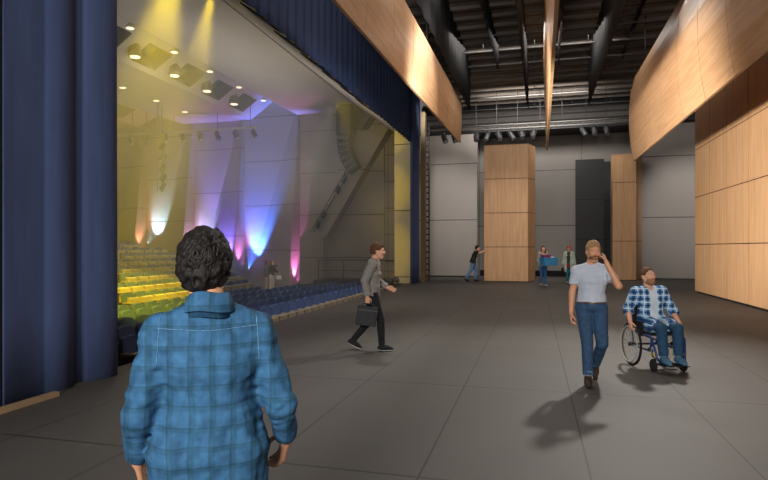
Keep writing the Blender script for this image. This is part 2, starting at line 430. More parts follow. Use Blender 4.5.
curtain('stage_curtain', [4.68+i*.02 for i in range(78)], .02, 9.7, near_fold, M_blue, 'tall blue house curtain gathered at the near left end of the proscenium')
curtain('stage_curtain', [25.35+i*.03 for i in range(52)], .02, 9.7, lambda x,t: 5.42+.06*math.sin(x*22), M_blue, 'narrow blue curtain hanging at the far end beside the yellow-lit column')
curtain('valance', [5.6+i*.055 for i in range(404)], 6.5, 9.7, lambda x,t: 5.5+.035*math.sin(x*13)*(1-.5*t), M_valance, 'pleated dark blue valance across the top of the proscenium opening')
MB_ = MB().box((-3,5.3,0),(4.66,5.42,9.7)); tag(MB_.build('masking_flat', M_black), 'black masking flat at the extreme left beside the blue curtain', 'stage flat')
struct(MB().box((-3,5.12,0),(5.22,5.2,.05)).build('trim_curtain_track', mat('tan_timber', (150,126,98), .6, nscale=6)))
# ------------------------------------------------------------------ far end of the proscenium
struct(MB().box((26.0,5.56,0),(27.6,6.36,9.6)).build('wall_column_cream', M_cream))
struct(MB().box((27.0,5.1,0),(27.4,5.3,8.2)).build('trim_proscenium_edge', mat('tan_edge', (116,100,76), .8)))
lad = thing('lighting_ladder', 'black lighting ladder standing between the blue curtain and the pale far wall', 'ladder', (28.6,5.33,0))
m = MB(); m.tube([(0,-.14,0),(0,-.14,8)], .035, 6); m.tube([(0,.14,0),(0,.14,8)], .035, 6); m.build('rail', M_matte, lad)
m = MB()
for i in range(26): m.box((-.03,-.14,.2+i*.3),(.03,.14,.28+i*.3))
m.build('rung', M_matte, lad)
for i, (x, y, w) in enumerate(((25.0,6.0,'nearer the blue curtain'), (24.7,6.3,'beside the platform edge'))):
    fl = thing('floor_lamp', 'small black floor lamp at the foot of the yellow-lit column, '+w, 'lamp', (x,y,0), .5)
    MB().box((-.12,-.16,.0),(.12,.16,.05)).build('base', M_matte, fl)
    MB().tube([(-.14,0,.16),(-.06,0,.18),(.1,0,.22),(.14,0,.23)], [.06,.11,.12,.13], 12).build('housing', M_pipeg, fl)
# ------------------------------------------------------------------ auditorium walls
XA = 31.0
ys = [13.3,16.85,20.3,23.7,27.1]; offs = [1.53,2.36,3.3,1.5]
for i in range(4):
    y0, y1 = ys[i], ys[i+1]; zt = 10.6; zo = offs[i]; Q = .75
    # y0 is the right-hand edge in the photograph; the lower right corner folds out toward the stage
    TL = (XA,y1,zt); TR = (XA,y0,zt); BL = (XA,y1-.15,-.8); BR = (XA-1.55,y0,-.8); BB = (XA,y0,-.8)
    vs = [(p[0],p[1],p[2]-zo) for p in (TL,TR,BL,BR,BB,(XA+.3,y1,zt),(XA+.3,y0,zt),(XA+.3,y1,-.8),(XA+.3,y0,-.8),(XA,y1,-.8))]
    o = MB().add(vs, [(0,1,2),(2,1,3),(1,4,3),(0,2,9)]).build('wall_auditorium_bay', M_zig, loc=(0,0,zo)); struct(o)
wallbox('wall_auditorium_rear', M_zig, (3,27.1,-.8), (31.3,27.4,10.6))
wallbox('wall_auditorium_near', M_side, (3.0,5.75,-.8), (3.2,27.1,10.6))
wallbox('wall_auditorium_outer', M_side, (XA,13.3,-.8), (XA+.3,27.1,10.6)).location.x = .3
wallbox('wall_auditorium_front', M_side, (XA,8.2,-.8), (XA+.3,13.28,9.45))
wallbox('wall_auditorium_niche', lines('niche_panel', (128,120,113), (40,38,36), [(2,1.5,.9,.02),(1,2.1,8.0,.015)], noise=.05), (XA+.2,6.36,-.8), (XA+.6,13.3,10))
struct(MB().box((30.0,11.45,-.75),(31.0,12.85,2.25)).build('wall_pedestal', M_side))
# slanted bulkhead
struct(MB().prism([(12.85,2.25),(11.35,2.25),(7.55,8.45),(6.6,10.0),(8.3,10.0)], 'x', 30.1, 31.0).build('wall_bulkhead_slanted', M_side))
slot = MB()
for k in range(3): slot.prism([(8.95+.16*k,8.15),(8.87+.16*k,8.15),(7.95+.16*k,9.3),(8.03+.16*k,9.3)], 'x', 30.02, 30.1)
struct(slot.build('trim_bulkhead_slots', M_matte))
# apron platform and railing
struct(MB().box((28.4,6.5,-.75),(31.1,11.4,-.05)).box((27.9,11.4,-.75),(30,12.0,-.3)).build('floor_apron_platform', M_carpet))
rl = thing('railing', 'grey metal railing on the dark platform below the slanted bulkhead', 'railing', (28.7,8.9,-.05))
m = MB(); m.tube([(0,2.35,1.06),(0,-1.9,1.06)], .028, 8); m.build('top_rail', M_rail, rl)
m = MB(); m.tube([(0,2.35,.5),(0,-1.9,.5)], .02, 8); m.build('lower_rail', M_rail, rl)
for y in (2.33,.9,-.5,-1.88): MB().tube([(0,y,0),(0,y,1.06)], .026, 8).build('post', M_rail, rl)
# ------------------------------------------------------------------ auditorium ceiling
def slab(name, P, Qp, x0=4, x1=31.2, m=M_ceil, th=.08):
    return struct(MB().prism([P, Qp, (Qp[0],Qp[1]+th), (P[0],P[1]+th)], 'x', x0, x1).build(name, m))
slab('ceiling_proscenium_slope', (5.72,6.75), (9.4,9.4)); slab('ceiling_front', (9.4,9.4), (13.4,9.42)); slab('ceiling_rise', (13.4,9.42), (15.0,10.32))
slab('ceiling_middle', (16.45,9.33), (21.1,9.33)); slab('ceiling_rear_rise', (21.1,9.33), (22.6,10.1)); slab('ceiling_rear', (24.2,9.33), (27.3,9.33))
struct(MB().box((4,6.0,10.45),(31.2,27.2,10.6)).build('ceiling_void', M_matte))
struct(MB().box((4,9.385,9.36),(31,9.415,9.385)).build('trim_ceiling_joint', M_side))
def strip(P, Qp, holes, hw, ta, tb, name):
    P = Vector((0,)+P); Qv = Vector((0,)+Qp); d = Qv-P; n = Vector((0,d.z,-d.y)).normalized()
    if n.y < 0: n = -n   # pointing away from the stage: recess direction
    m = MB()
    def q(x0, x1, t0, t1):
        a = P+d*t0; b = P+d*t1
        m.add([(x0,a.y,a.z),(x1,a.y,a.z),(x1,b.y,b.z),(x0,b.y,b.z)], [(0,1,2,3)])
    q(4,31.2,0,ta); q(4,31.2,tb,1); edges = [4]
    for h in holes: edges += [h-hw, h+hw]
    edges.append(31.2)
    for i in range(0, len(edges), 2): q(edges[i], edges[i+1], ta, tb)
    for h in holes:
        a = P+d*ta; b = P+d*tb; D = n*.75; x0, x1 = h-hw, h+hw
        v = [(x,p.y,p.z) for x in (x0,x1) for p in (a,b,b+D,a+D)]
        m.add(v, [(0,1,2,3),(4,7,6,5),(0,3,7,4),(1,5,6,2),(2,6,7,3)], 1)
    return struct(m.build(name, [M_ceil, mat('recess_shade_lining', (84,78,66), .9)]))  # lining coloured darker to stand in for the shade inside the openings
H1 = [10.5,13.1,15.75,18.4,21.0,23.65,26.25,28.85]
strip((15.0,10.32),(16.45,9.33), H1, .78, .22, .85, 'ceiling_light_bridge')
strip((22.6,10.1),(24.2,9.33), [16.5,19.5,22.5,25.5,28.3], .8, .25, .85, 'ceiling_rear_bridge')
# dark slots above the valance
sl_ = MB()
for k in range(9):
    x = 7.2+1.8*k
    sl_.prism([(6.1,7.0),(6.75,7.47),(6.73,7.55),(6.08,7.08)], 'x', x-.42, x+.42)
o = sl_.build('trim_ceiling_slots', M_black); struct(o); o.location.z = -.02
# ------------------------------------------------------------------ ceiling lights
def disc_light(x, y, z, label, group, r=.15):
    t = thing('downlight', label, 'ceiling light', (x,y,z), 0, group)
    MB().tube([(0,0,.08),(0,0,-.03)], [r*1.15, r*1.15], 20).build('trim_ring', M_cream, t)
    MB().tube([(0,0,-.03),(0,0,-.045)], [r,r*.95], 20).build('lens', M_lens, t)
for k in range(8):
    x = 10.4+2.8*k
    disc_light(x, 15.12, 10.18, 'round lit downlight above the light bridge, %s from the side wall' % ORD[7-k], 'downlights along the upper edge of the light bridge')
for k, x in enumerate((18.0,20.6,23.1,25.6,28.1)):
    disc_light(x, 19.0, 9.32, 'small round lit downlight in the flat middle ceiling, %s from the side wall' % ORD[4-k], 'downlights in the middle ceiling')
for k in range(4):
    x = 19.8+2.63*k
    t = thing('bridge_light', 'cone-hooded lit lamp on the light bridge, %s from the side wall' % ORD[3-k], 'ceiling light', (x,15.72,9.42), 0, 'cone-hooded lamps on the light bridge')
    MB().tube([(0,.02,.55),(0,0,.5),(0,-.02,.38),(0,-.03,.15),(0,-.03,0)], [.06,.16,.23,.26,.26], 18).build('hood', mat('olive_hood', (96,88,66), .8), t, smooth=True)
    MB().tube([(0,-.03,0),(0,-.03,-.03)], [.2,.18], 18).build('lens', M_lens, t)
# ------------------------------------------------------------------ lamps on pipes
def stage_lamp():
    t = thing('stage_lamp', 'x', 'lamp')
    m = MB(); m.box((-.03,-.05,-.06),(.03,.05,.08)); m.build('clamp', M_matte, t)
    m = MB(); m.tube([(0,-.17,-.3),(0,-.17,-.08),(0,0,-.05),(0,.17,-.08),(0,.17,-.3)], .016, 6); m.build('yoke', M_matte, t)
    h = MB().tube([(.12,0,-.1),(.08,0,-.14),(.0,0,-.26),(-.1,0,-.42),(-.16,0,-.5)], [.07,.12,.13,.145,.15], 14).build('housing', M_matte, t, smooth=False)
    MB().tube([(-.155,0,-.497),(-.17,0,-.515)], [.13,.12], 14).build('lens', M_glass, h)
    return t
LAMP0 = stage_lamp(); used = [False]
def lamp_at(p, rz, label, group, sc_=1):
    if used[0]: o = copy_tree(LAMP0)
    else: o = LAMP0; used[0] = True
    o.location = p; o.rotation_euler.z = rz; o['label'] = label; o['group'] = group; o['category'] = 'lamp'; o.scale = (sc_,)*3
    return o
# far stage pipe
pt = thing('lighting_truss', 'long grey lighting truss hung across the stage before the far wall', 'truss', (31,0,8.0))
m = MB(); m.tube([(0,6.2,0),(0,-8.8,0)], .045, 8); m.tube([(0,6.2,.22),(0,-8.8,.22)], .035, 8); m.build('chord', M_pipeg, pt, smooth=True)
m = MB()
for i in range(31): m.tube([(0,6.2-.5*i,0),(0,5.95-.5*i,.22),(0,5.7-.5*i,0)], .015, 5)
m.build('bracing', M_pipeg, pt)
for px in (440,476,496.5,517.6,540,562,586,606,650):
    q = onX(px, 120, 31); MB().tube([(0,q.y,.22),(0,q.y,1.98)], .018, 5).build('hanging_cable', M_matte, pt)
far_px = (444,454,476.5,487.5,498.6,510.6,521.8,533.5,583,594.5,607)
rr = random.Random(2)
for i, px in enumerate(far_px):
    q = onX(px, 130, 31); lamp_at((31,q.y,7.93), rr.uniform(-.9,.9)+(.9 if i in (2,5,8) else 0), 'black stage lamp on the far truss, %s from the blue-curtain end' % ORD[i], 'lamps on the far stage truss', 1.0)
# auditorium pipes (one broken at the gap)
for (a, b, lb, pxs) in ((160,257.5,'longer pale pipe across the auditorium below the light bridge', (165.6,182.8,200,217,235.4,253.6)), (108,149.5,'shorter pale pipe by the blue curtain across the auditorium', (115.6,130.7,146.4))):
    pa = onX(a,133,29); pb = onX(b,128,29)
    o = thing('lighting_pipe', lb, 'pipe', (29,pa.y,8.4)); MB().tube([(0,0,0),(0,pb.y-pa.y,0)], .075, 10).build('tube', M_pipe, o, smooth=True)
    for t in (.15,.6,.93): MB().tube([(0,(pb.y-pa.y)*t,.07),(0,(pb.y-pa.y)*t,1.6)], .02, 5).build('hanging_cable', M_matte, o)
    for i, px in enumerate(pxs):
        q = onX(px,130,29)
        lamp_at((29,q.y,8.33), 1.2+rr.uniform(-.3,.3), 'black lamp under the %s pale auditorium pipe, %s from the blue curtain' % ('longer' if a == 160 else 'shorter', ORD[i]), 'lamps under the pale auditorium pipes', .95)
# vertical boom in the auditorium
bm_ = thing('lighting_boom', 'thin vertical lighting boom hanging in the auditorium above the raked seats', 'pipe', (26,18.95,4.6))
MB().tube([(0,0,0),(0,0,4.7)], .03, 6).build('pole', M_matte, bm_); MB().tube([(0,.28,0),(0,.28,4.7)], .02, 6).build('cable', M_matte, bm_)
for i, y in enumerate((147,158,168.5,178,187)):
    q = onX(161,y,26); lamp_at((26,18.85,q.z+.3), -.9, 'black lamp on the vertical boom above the raked seats, %s from its top' % ORD[i], 'lamps on the vertical boom', .9)
# slanted boom on the bulkhead
sb = thing('lighting_boom', 'slanting lighting boom running down the bulkhead below the loudspeakers', 'pipe', (29.85,8.9,7.0))
a = onX(352,166,29.85); b = onX(314,232,29.85); lo = Vector(sb.location)
m = MB(); m.tube([a-lo, b-lo], .03, 6); m.build('pole', M_matte, sb)
m = MB(); m.tube([a-lo+Vector((0,.22,0)), b-lo+Vector((0,.22,0))], .02, 6)
for t in (.1,.35,.6,.85): m.tube([a.lerp(b,t)-lo+Vector((0,.22,0)), a.lerp(b,t)-lo+Vector((.25,0,0))], .02, 5)
m.build('bracket', M_matte, sb)
for i, t in enumerate((.05,.2,.37,.75,.9)):
    q = a.lerp(b, t); lamp_at((29.8,q.y-.03,q.z+.25), -1.0+.2*i, 'black lamp on the slanting boom, %s from its top' % ORD[i], 'lamps on the slanting boom', .85)
# ------------------------------------------------------------------ line array
top = onX(345.5,108,29.2)
la = thing('loudspeaker_array', 'black curved loudspeaker array hanging under a tall box near the bulkhead', 'loudspeaker', (29.2,top.y,9.36))
MB().box((-.2,-.35,-.12),(.2,.35,-.02)).build('rigging_frame', M_matte, la)
MB().tube([(0,0,0),(0,0,-.1)], .03, 6).build('chain', M_matte, la)
cab = MB().box((-.33,-.42,-1.62),(.33,.42,-.14)).build('subwoofer_cabinet', mat('charcoal_cabinet', (58,57,56), .7), la, bevel=.02)
MB().box((-.345,-.38,-1.56),(-.33,.38,-.2)).build('grille', M_matte, cab)
ang = 0; pos = Vector((0,.02,-1.64))
for k in range(6):
    ang = -.11*k*1.2+.04
    T = Matrix.Translation(pos) @ Matrix.Rotation(ang, 4, 'X')
    c = MB().box((-.28,-.36,-.33),(.28,.36,-.01), M=T).build('array_cabinet', M_matte, la, bevel=.01)
    g = MB()
    for s_ in (-.2,0,.2): g.add([tuple(T @ Vector(v)) for v in [(-.295,s_-.05,-.2),(-.295,s_+.05,-.2),(-.295,s_+.05,-.14),(-.295,s_-.05,-.14)]], [(0,1,2,3)])
    g.build('driver', M_glass, c)
    pos = T @ Vector((0,0,-.34))
# ------------------------------------------------------------------ raked platform and seats
KR = 9
Yr = [10.95+.92*k for k in range(KR)]; Zr = [-.45+.215*k for k in range(KR)]
Xr = [20.4,21.1,22.0,22.9,23.8,24.2,22.6,21.9,21.6]
st = MB()
for k in range(KR): st.box((4.2,Yr[k]-.45,-.75),(Xr[k]+.35,Yr[k]+.6,Zr[k]))
struct(st.build('floor_raked_seating', M_carpet))
M_seat = mat('blue_upholstery', (62,86,136), .8, noise=.12, nscale=30)
M_pan = mat('beige_seat_shell', (150,142,124), .55, noise=.08, nscale=10)
M_arm = mat('seat_metal', (58,56,54), .5)
def make_seat(ptop=.56):
    t = thing('auditorium_seat', 'x', 'seat')
    # local: faces -Y; origin on the floor under the hinge
    n = 9; outl = [(-.235,.36),(-.245,.6)]+[(-.24+.0+.48*0,.0)]*0
    outl = [(-.22,.34),(-.245,.62),(-.235,.76),(-.19,.82),(-.09,.845),(.09,.845),(.19,.82),(.235,.76),(.245,.62),(.22,.34)]
    m = MB(); k = len(outl)
    def y(z): return .05+(z-.34)*.22
    vs = [(x, y(z)-.045-.02*(1-(x/.25)**2), z) for x,z in outl]+[(x, y(z)+.045, z) for x,z in outl]
    m.add(vs, [tuple(range(k))[::-1], tuple(range(k,2*k))]+[(i,(i+1)%k,(i+1)%k+k,i+k) for i in range(k)])
    m.build('backrest', M_seat, t, bevel=.018)
    m = MB(); P = [(-.10,.27),(-.17,.28),(-.14,ptop),(-.02,ptop+.02),(-.03,.30)]
    m.prism(P, 'x', -.225, .225, 0); m.build('seat_pan', M_pan, t, bevel=.015)
    for s_ in (-1,1):
        x = s_*.262
        e = MB().box((x-.018,-.12,.0),(x+.018,.06,.55)).build('side_frame', M_arm, t)
        MB().box((x-.03,-.26,.55),(x+.03,.08,.59)).build('armrest', M_pan, e, bevel=.01)
    return t
SEAT0 = [make_seat(), make_seat(.70)]; su = [False, False]; nseat = 0
def seat(x, y, z, label, group, kind=0):
    global nseat
    if su[kind]: o = copy_tree(SEAT0[kind])
    else: o = SEAT0[kind]; su[kind] = True
    o.location = (x,y,z); o['label'] = label; o['group'] = group; nseat += 1
PITCH = .56
def row(y, z, x0, x1, name, group):
    n = int((x1-x0)/PITCH)
    for i in range(n+1):
        x = x1-i*PITCH
        if i == 0: lb = 'blue tip-up seat at the far end of the %s' % name
        elif i < 5: lb = 'blue tip-up seat, %s from the far end of %s' % (ORD[i], name)
        else: lb = 'blue tip-up seat with beige shell within the %s' % name
        seat(x, y, z, lb, group, 1 if 'raked' in name else 0)
flatn = ['front row at the stage edge','second flat row','third flat row','fourth flat row','fifth flat row']
x1s = [24.0,23.8,23.2,21.5,19.6]
for k in range(5):
    y = 6.55+.86*k
    x0 = y*1.19+.1
    row(y, -.69+.01*k, x0, x1s[k], flatn[k], 'seats in the '+flatn[k])
for k in range(KR):
    row(Yr[k], Zr[k], max(Yr[k]*1.20, 12.2), Xr[k], '%s raked row' % ORD[k], 'seats in the %s raked row' % ORD[k])
print('SEATS', nseat)
# ------------------------------------------------------------------ people
def rot(yaw, pitch=0, roll=0):
    return np.array(Matrix.Rotation(R(yaw),3,'Z') @ Matrix.Rotation(R(-pitch),3,'Y') @ Matrix.Rotation(R(roll),3,'X'))
def unit(v): v = np.array(v, float); return v/np.linalg.norm(v)
SKIN = mat('skin_light', (216,164,136), .5, noise=.06, nscale=30)
SKIN2 = mat('skin_tan', (202,148,116), .5, noise=.06, nscale=30)
EYEW = mat('eye_white', (225,220,215), .3); IRIS = mat('iris_dark', (40,34,30), .3); LIP = mat('lip', (158,92,82), .5)
DKH = mat('hair_near_black', (24,20,19), .6, noise=.5, nscale=55, bump=.5, bscale=90, stretch=(1,1,.35))
BRH = mat('hair_brown', (92,60,42), .8, noise=.35, nscale=50, bump=.5, bscale=90, stretch=(1,1,.35))
BLH = mat('hair_dark_blond', (150,116,82), .8, noise=.3, nscale=50, bump=.5, bscale=90, stretch=(1,1,.35))
def hp(c, Rm, s, p): return c+Rm@(np.array(p, float)*s)
def head_prims(f, c, Rm, s, fem=False, smile=False):
    E = lambda p, r, k=.015, neg=False: f.ell(hp(c,Rm,s,p), np.array(r)*s, Rm, k*s, neg)
    C = lambda p, q, a, b, k=.012: f.rc(hp(c,Rm,s,p), hp(c,Rm,s,q), a*s, b*s, k*s)
    E((-.012,0,.032), (.096,.076,.092)); E((.028,0,-.03), (.068,.06,.085), .03)
    jw = .046 if fem else .052
    C((.0,-jw,-.05), (.058,-.018,-.098), .022, .02, .03); C((.0,jw,-.05), (.058,.018,-.098), .022, .02, .03)
    C((.062,-.012,-.102), (.062,.012,-.102), .022, .022, .025)
    C((.083,-.034,.026), (.083,.034,.026), .012, .012, .02)
    E((.092,-.031,.003), (.013,.016,.010), .012, True); E((.092,.031,.003), (.013,.016,.010), .012, True)
    for sd in (-1,1): C((.0845,sd*.02,.0135), (.077,sd*.043,.011), .0055, .005, .003); C((.0835,sd*.021,-.0095), (.076,sd*.042,-.0095), .0045, .004, .003)
    C((.09,0,.012), (.112,0,-.028), .008, .013, .012); C((.1,-.012,-.032), (.1,.012,-.032), .009, .009, .008)
    E((.07,-.036,-.022), (.026,.022,.022), .02); E((.07,.036,-.022), (.026,.022,.022), .02)
    C((.083,-.02,-.064), (.088,.02,-.064), .0075, .0075, .01); C((.084,-.016,-.074), (.084,.016,-.074), .008, .008, .008)
    for sd in (-1,1):
        E((-.008,sd*.079,-.008), (.018,.009,.031), .006); E((-.002,sd*.086,-.004), (.009,.006,.018), .004, True)
def hand_prims(f, w, d, n, sd, curl=35, s=1, spread=0, thumb=1):
    """w wrist, d towards the fingers, n the way the palm faces, sd the thumb side"""
    w = np.array(w, float); d = unit(d); n = unit(np.array(n)-d*(np.array(n)@d)); t = np.cross(d, n); t = t if t@np.array(sd) > 0 else -t
    P = lambda a, b, c_=0: w+(d*a+t*b+n*c_)*s
    for b in (.026,.009,-.009,-.024): f.rc(P(.005,b*.65), P(.085,b*1.1), .0135*s, .0115*s, .012*s)
    for i, (b, L) in enumerate(((.029,.072),(.010,.080),(-.010,.075),(-.028,.058))):
        p = P(.088,b); ang = 0
        for j, fr in enumerate((.45,.31,.24)):
            ang += R(curl*(.7,1.1,.8)[j]+i*3)
            q = p+(d*math.cos(ang)+n*math.sin(ang)+t*(spread*(1.5-i)*.12))*L*fr*s
            f.rc(p, q, (.0095,.0085,.0078)[j]*s, (.0085,.0078,.0068)[j]*s, .004*s); p = q
    a = P(.02,.026,.004); b = a+(d*.62+t*.62+n*.45*thumb)*.042*s; c_ = b+(d*.8+t*.1+n*.62*thumb)*.03*s; e = c_+(d*.8-t*.1+n*.5*thumb)*.022*s
    f.rc(a, b, .014*s, .011*s, .008*s); f.rc(b, c_, .011*s, .0095*s, .004*s); f.rc(c_, e, .0095*s, .008*s, .004*s)
UP = np.array((0,0,1.0))
def A(v): return np.array(v, float)
def person(label, loc, yaw, J, o, group=None):
    """J: joints in the figure's own frame (x ahead, y its left, z up); o: looks"""
    root = thing('person', label, 'person', loc, yaw, group)
    if o.get('fem'): J = {k: (v[0], v[1]*(.87 if k[:2] in ('sh','el') else 1), v[2]) for k, v in J.items()}
    s = o.get('s', 1.0); J = {k: A(v) for k, v in J.items()}; fem = o.get('fem', False)
    res = o.get('res', .011); hres = o.get('hres', .0055); gres = o.get('gres', .0055)
    ax = unit(J['nk']-J['pel']); side_c = unit(o.get('chest_side', (0,1,0))); side_p = unit(o.get('pel_side', (0,1,0)))
    Rh = rot(*o.get('head', (0,0,0))); hc = J['hd']; Wf = .93 if fem else 1.0
    allp = np.array(list(J.values())); lo, hi = allp.min(0)-.25, allp.max(0)+.25; lo[2] = max(lo[2], -.02)
    top = J['nk']-ax*.06
    def torso(f, g=0, lowcut=None, k=.04):
        f.torso(J['che'], top-ax*.03*s, (.163*Wf+g)*s, (.115*Wf+g)*s, (.115+g)*s, (.08+g)*s, side_c, k)
        f.torso(J['pel']+ax*.08*s, J['che'], (.14*Wf+g)*s, (.163*Wf+g)*s, (.1+g+o.get('belly',0))*s, (.115+g)*s, side_c, k)
        for q in 'LR':
            f.rc(J['nk']-ax*.02*s, J['sh'+q]-ax*.004, (.045+g*.5)*s, (.05+g)*s*Wf, k)
            f.rc(J['sh'+q]-ax*.03*s, J['sh'+q]*.6+J['che']*.4, (.05+g)*s, (.075+g)*s, k)
        if fem:
            fw = np.cross(side_c, ax)
            for q in (-1,1): f.ell(J['che']+fw*.085*s+side_c*.065*q*s+ax*.03*s, A((.06,.06,.06))*s, None, .04)
    def hips(f, g=0):
        f.torso(J['pel']-ax*.02*s, J['pel']+ax*.1*s, (.162+g)*s, (.142+g)*s, (.11+g)*s, (.098+g)*s, side_p, .04)
    # ---- body: one skin surface (torso, limbs) with the finer head and hands grown from it
    f = Field(lo, hi, res); torso(f, -.012); hips(f, -.012)
    f.rc(J['nk']-UP*.03, hp(hc,Rh,s,(-.022,0,-.06)), .062*s, .055*s, .02)
    for q in 'LR':
        f.rc(J['sh'+q], J['el'+q], .048*s*Wf, .04*s*Wf, .02); f.rc(J['el'+q], J['wr'+q], .041*s*Wf, .027*s*Wf, .01)
        f.rc(J['hip'+q], J['kn'+q], .08*s, .052*s, .03); f.rc(J['kn'+q], J['an'+q], .05*s, .036*s, .01)
        f.rc(J['kn'+q]*.7+J['an'+q]*.3-A((.01,0,0)), J['an'+q], .05*s, .034*s, .02)
    parts = [f.mesh()]
    f = Field(hc-.2, hc+.2, hres); head_prims(f, hc, Rh, s, fem); f.rc(J['nk']*.7+hc*.3-A((.012,0,.02)), hp(hc,Rh,s,(-.022,0,-.05)), .056*s*Wf, .055*s*Wf, .03); parts.append(f.mesh())
    for q in 'LR':
        H = o.get('hand'+q)
        if H is None: H = (J['wr'+q]-J['el'+q], (0,-1 if q == 'L' else 1,0), (1,0,0), 30)
        w_ = J['wr'+q]; f = Field(w_-.23*s, w_+.23*s, gres); hand_prims(f, w_, H[0], H[1], H[2], H[3], s*Wf)
        f.rc(w_-unit(J['wr'+q]-J['el'+q])*.05, w_+unit(H[0])*.015, .028*s*Wf, .025*s*Wf, .012); parts.append(f.mesh())
    body = meshes('body', parts, o.get('skin', SKIN), root)
    if o.get('face', True):
        for sd in (-1,1):
            c = hp(hc,Rh,s,(.0765,sd*.031,.002)); e = MB()
            f = Field(c-.02, c+.02, .0022); f.ell(c, A((.0125,.0135,.0115))*s, Rh, 0); eo = meshes('eye', [f.mesh()], EYEW, root)
            c2 = hp(hc,Rh,s,(.0862,sd*.031,.002)); f = Field(c2-.012, c2+.012, .0016); f.ell(c2, A((.0045,.0064,.0064))*s, Rh, 0); meshes('iris', [f.mesh()], IRIS, eo)
            f = Field(c-.04, c+.05, .003); f.rc(hp(hc,Rh,s,(.094,sd*.018,.024)), hp(hc,Rh,s,(.084,sd*.048,.025)), .0045*s, .003*s, 0); meshes('eyebrow', [f.mesh()], o.get('hairmat', BRH), root)
        f = Field(hp(hc,Rh,s,(.09,0,-.068))-.04, hp(hc,Rh,s,(.09,0,-.068))+.04, .0028)
        f.rc(hp(hc,Rh,s,(.0895,-.02,-.068)), hp(hc,Rh,s,(.0935,0,-.067)), .0045*s, .0065*s, .003); f.rc(hp(hc,Rh,s,(.0935,0,-.067)), hp(hc,Rh,s,(.0895,.02,-.068)), .0065*s, .0045*s, .003)
        meshes('mouth', [f.mesh()], LIP, root)
    # ---- hair
    hk = o.get('hair', 'short'); hm = o.get('hairmat', BRH)
    if hk:
        f = Field(hc-.3, hc+.22, o.get('hairres', hres)); v = o.get('hairvol', .012)
        ns = lambda P: vnoise(P-hc, 42, 3)*o.get('curl', .006)+vnoise(P-hc, 85, 5)*o.get('curl', .006)*.5
        f.ell(hp(hc,Rh,s,(-.014,0,.036)), A((.098+v,.078+v,.093+v*1.2))*s, Rh, .01, disp=ns)
        f.ell(hp(hc,Rh,s,(-.045,0,-.02)), A((.06+v,.066+v,.07+v))*s, Rh, .03, disp=ns)
        if hk == 'long':
            f.ell(hp(hc,Rh,s,(-.05,0,-.09)), A((.06,.085,.13))*s, Rh, .04, disp=ns)
            for sd in (-1,1): f.rc(hp(hc,Rh,s,(.01,sd*.072,.0)), hp(hc,Rh,s,(.015,sd*.085,-.17)), .025*s, .028*s, .03)
        P = f.P()-hc; q = P@Rh/s
        fx = o.get('hairline', (.03,.068))
        if hk == 'long': g = np.maximum(fx[0]-q[...,0]+np.abs(q[...,1])*.35, q[...,2]-fx[1]-(q[...,1]*3)**2*-.3)
        else: g = np.maximum(fx[0]+.5*q[...,2]-.02-q[...,0], q[...,2]-fx[1]+5*q[...,1]**2)+vnoise(q, 60, 2)*.005
        f.D = np.maximum(f.D, (-g*s).astype(np.float32))
        if hk != 'long':
            ear = np.maximum(np.maximum(-.03-q[...,0], q[...,2]-.012), -(np.abs(q[...,1])-.03)); f.D = np.maximum(f.D, (-ear*s).astype(np.float32))
            f.D = np.maximum(f.D, (o.get('nape', -.065)-q[...,2]+np.maximum(0,q[...,0])*.6).astype(np.float32)*s)
        hair = meshes('hair', [f.mesh()], hm, root)
    if o.get('beard'):
        f = Field(hc-.2, hc+.2, hres*.8); b = o['beard']
        ns = lambda P: vnoise(P-hc, 90, 8)*.002
        f.ell(hp(hc,Rh,s,(.028,0,-.064)), A((.064+b,.058+b,.052+b))*s, Rh, .01, disp=ns)
        f.rc(hp(hc,Rh,s,(.062,-.01,-.102)), hp(hc,Rh,s,(.062,.01,-.102)), (.022+b)*s, (.022+b)*s, .02)
        f.rc(hp(hc,Rh,s,(.085,-.026,-.056)), hp(hc,Rh,s,(.098,0,-.05)), .006*s, .008*s, .006); f.rc(hp(hc,Rh,s,(.098,0,-.05)), hp(hc,Rh,s,(.085,.026,-.056)), .008*s, .006*s, .006)
        q = (f.P()-hc)@Rh/s
        mth = np.sqrt(((q[...,0]-.1)/.03)**2+(q[...,1]/.021)**2+((q[...,2]+.069)/.0085)**2)-1
        f.D = np.maximum(f.D, (-mth*.006).astype(np.float32))
        f.D = np.maximum(f.D, (.0-q[...,0]-.012).astype(np.float32)); f.D = np.maximum(f.D, (q[...,2]+.034-np.abs(q[...,1])*.55).astype(np.float32))
        meshes('beard', [f.mesh()], o.get('beardmat', hm), root)
    # ---- trousers
    pr = o.get('pres', res)
    f = Field(lo, hi, pr); g = o.get('pg', .012); hips(f, g*.7)
    wz = o.get('waist', .07)*s; P = f.P(); f.D = np.maximum(f.D, ((P-J['pel'])@ax-wz-.012).astype(np.float32))
    for q in 'LR':
        hem = J['an'+q]+unit(J['kn'+q]-J['an'+q])*o.get('hem', .01)
        f.rc(J['hip'+q], J['kn'+q], (.086+g)*s*o.get('thigh',1), (.058+g)*s, .03); f.rc(J['kn'+q], hem, (.056+g)*s, (.044+g*1.1)*s, .015, flat1=True)
        f.rc(J['kn'+q]*.75+J['an'+q]*.25-A((.015,0,0)), hem, (.05+g)*s, (.04+g)*s, .02, flat1=True)
    f.D += (vnoise(P*A((1,1,.8)), 22, 4)*.003+vnoise(P*A((1,1,2)), 30, 6)*.0022).astype(np.float32)
    meshes('trousers', [f.mesh()], o['trousers'], root)
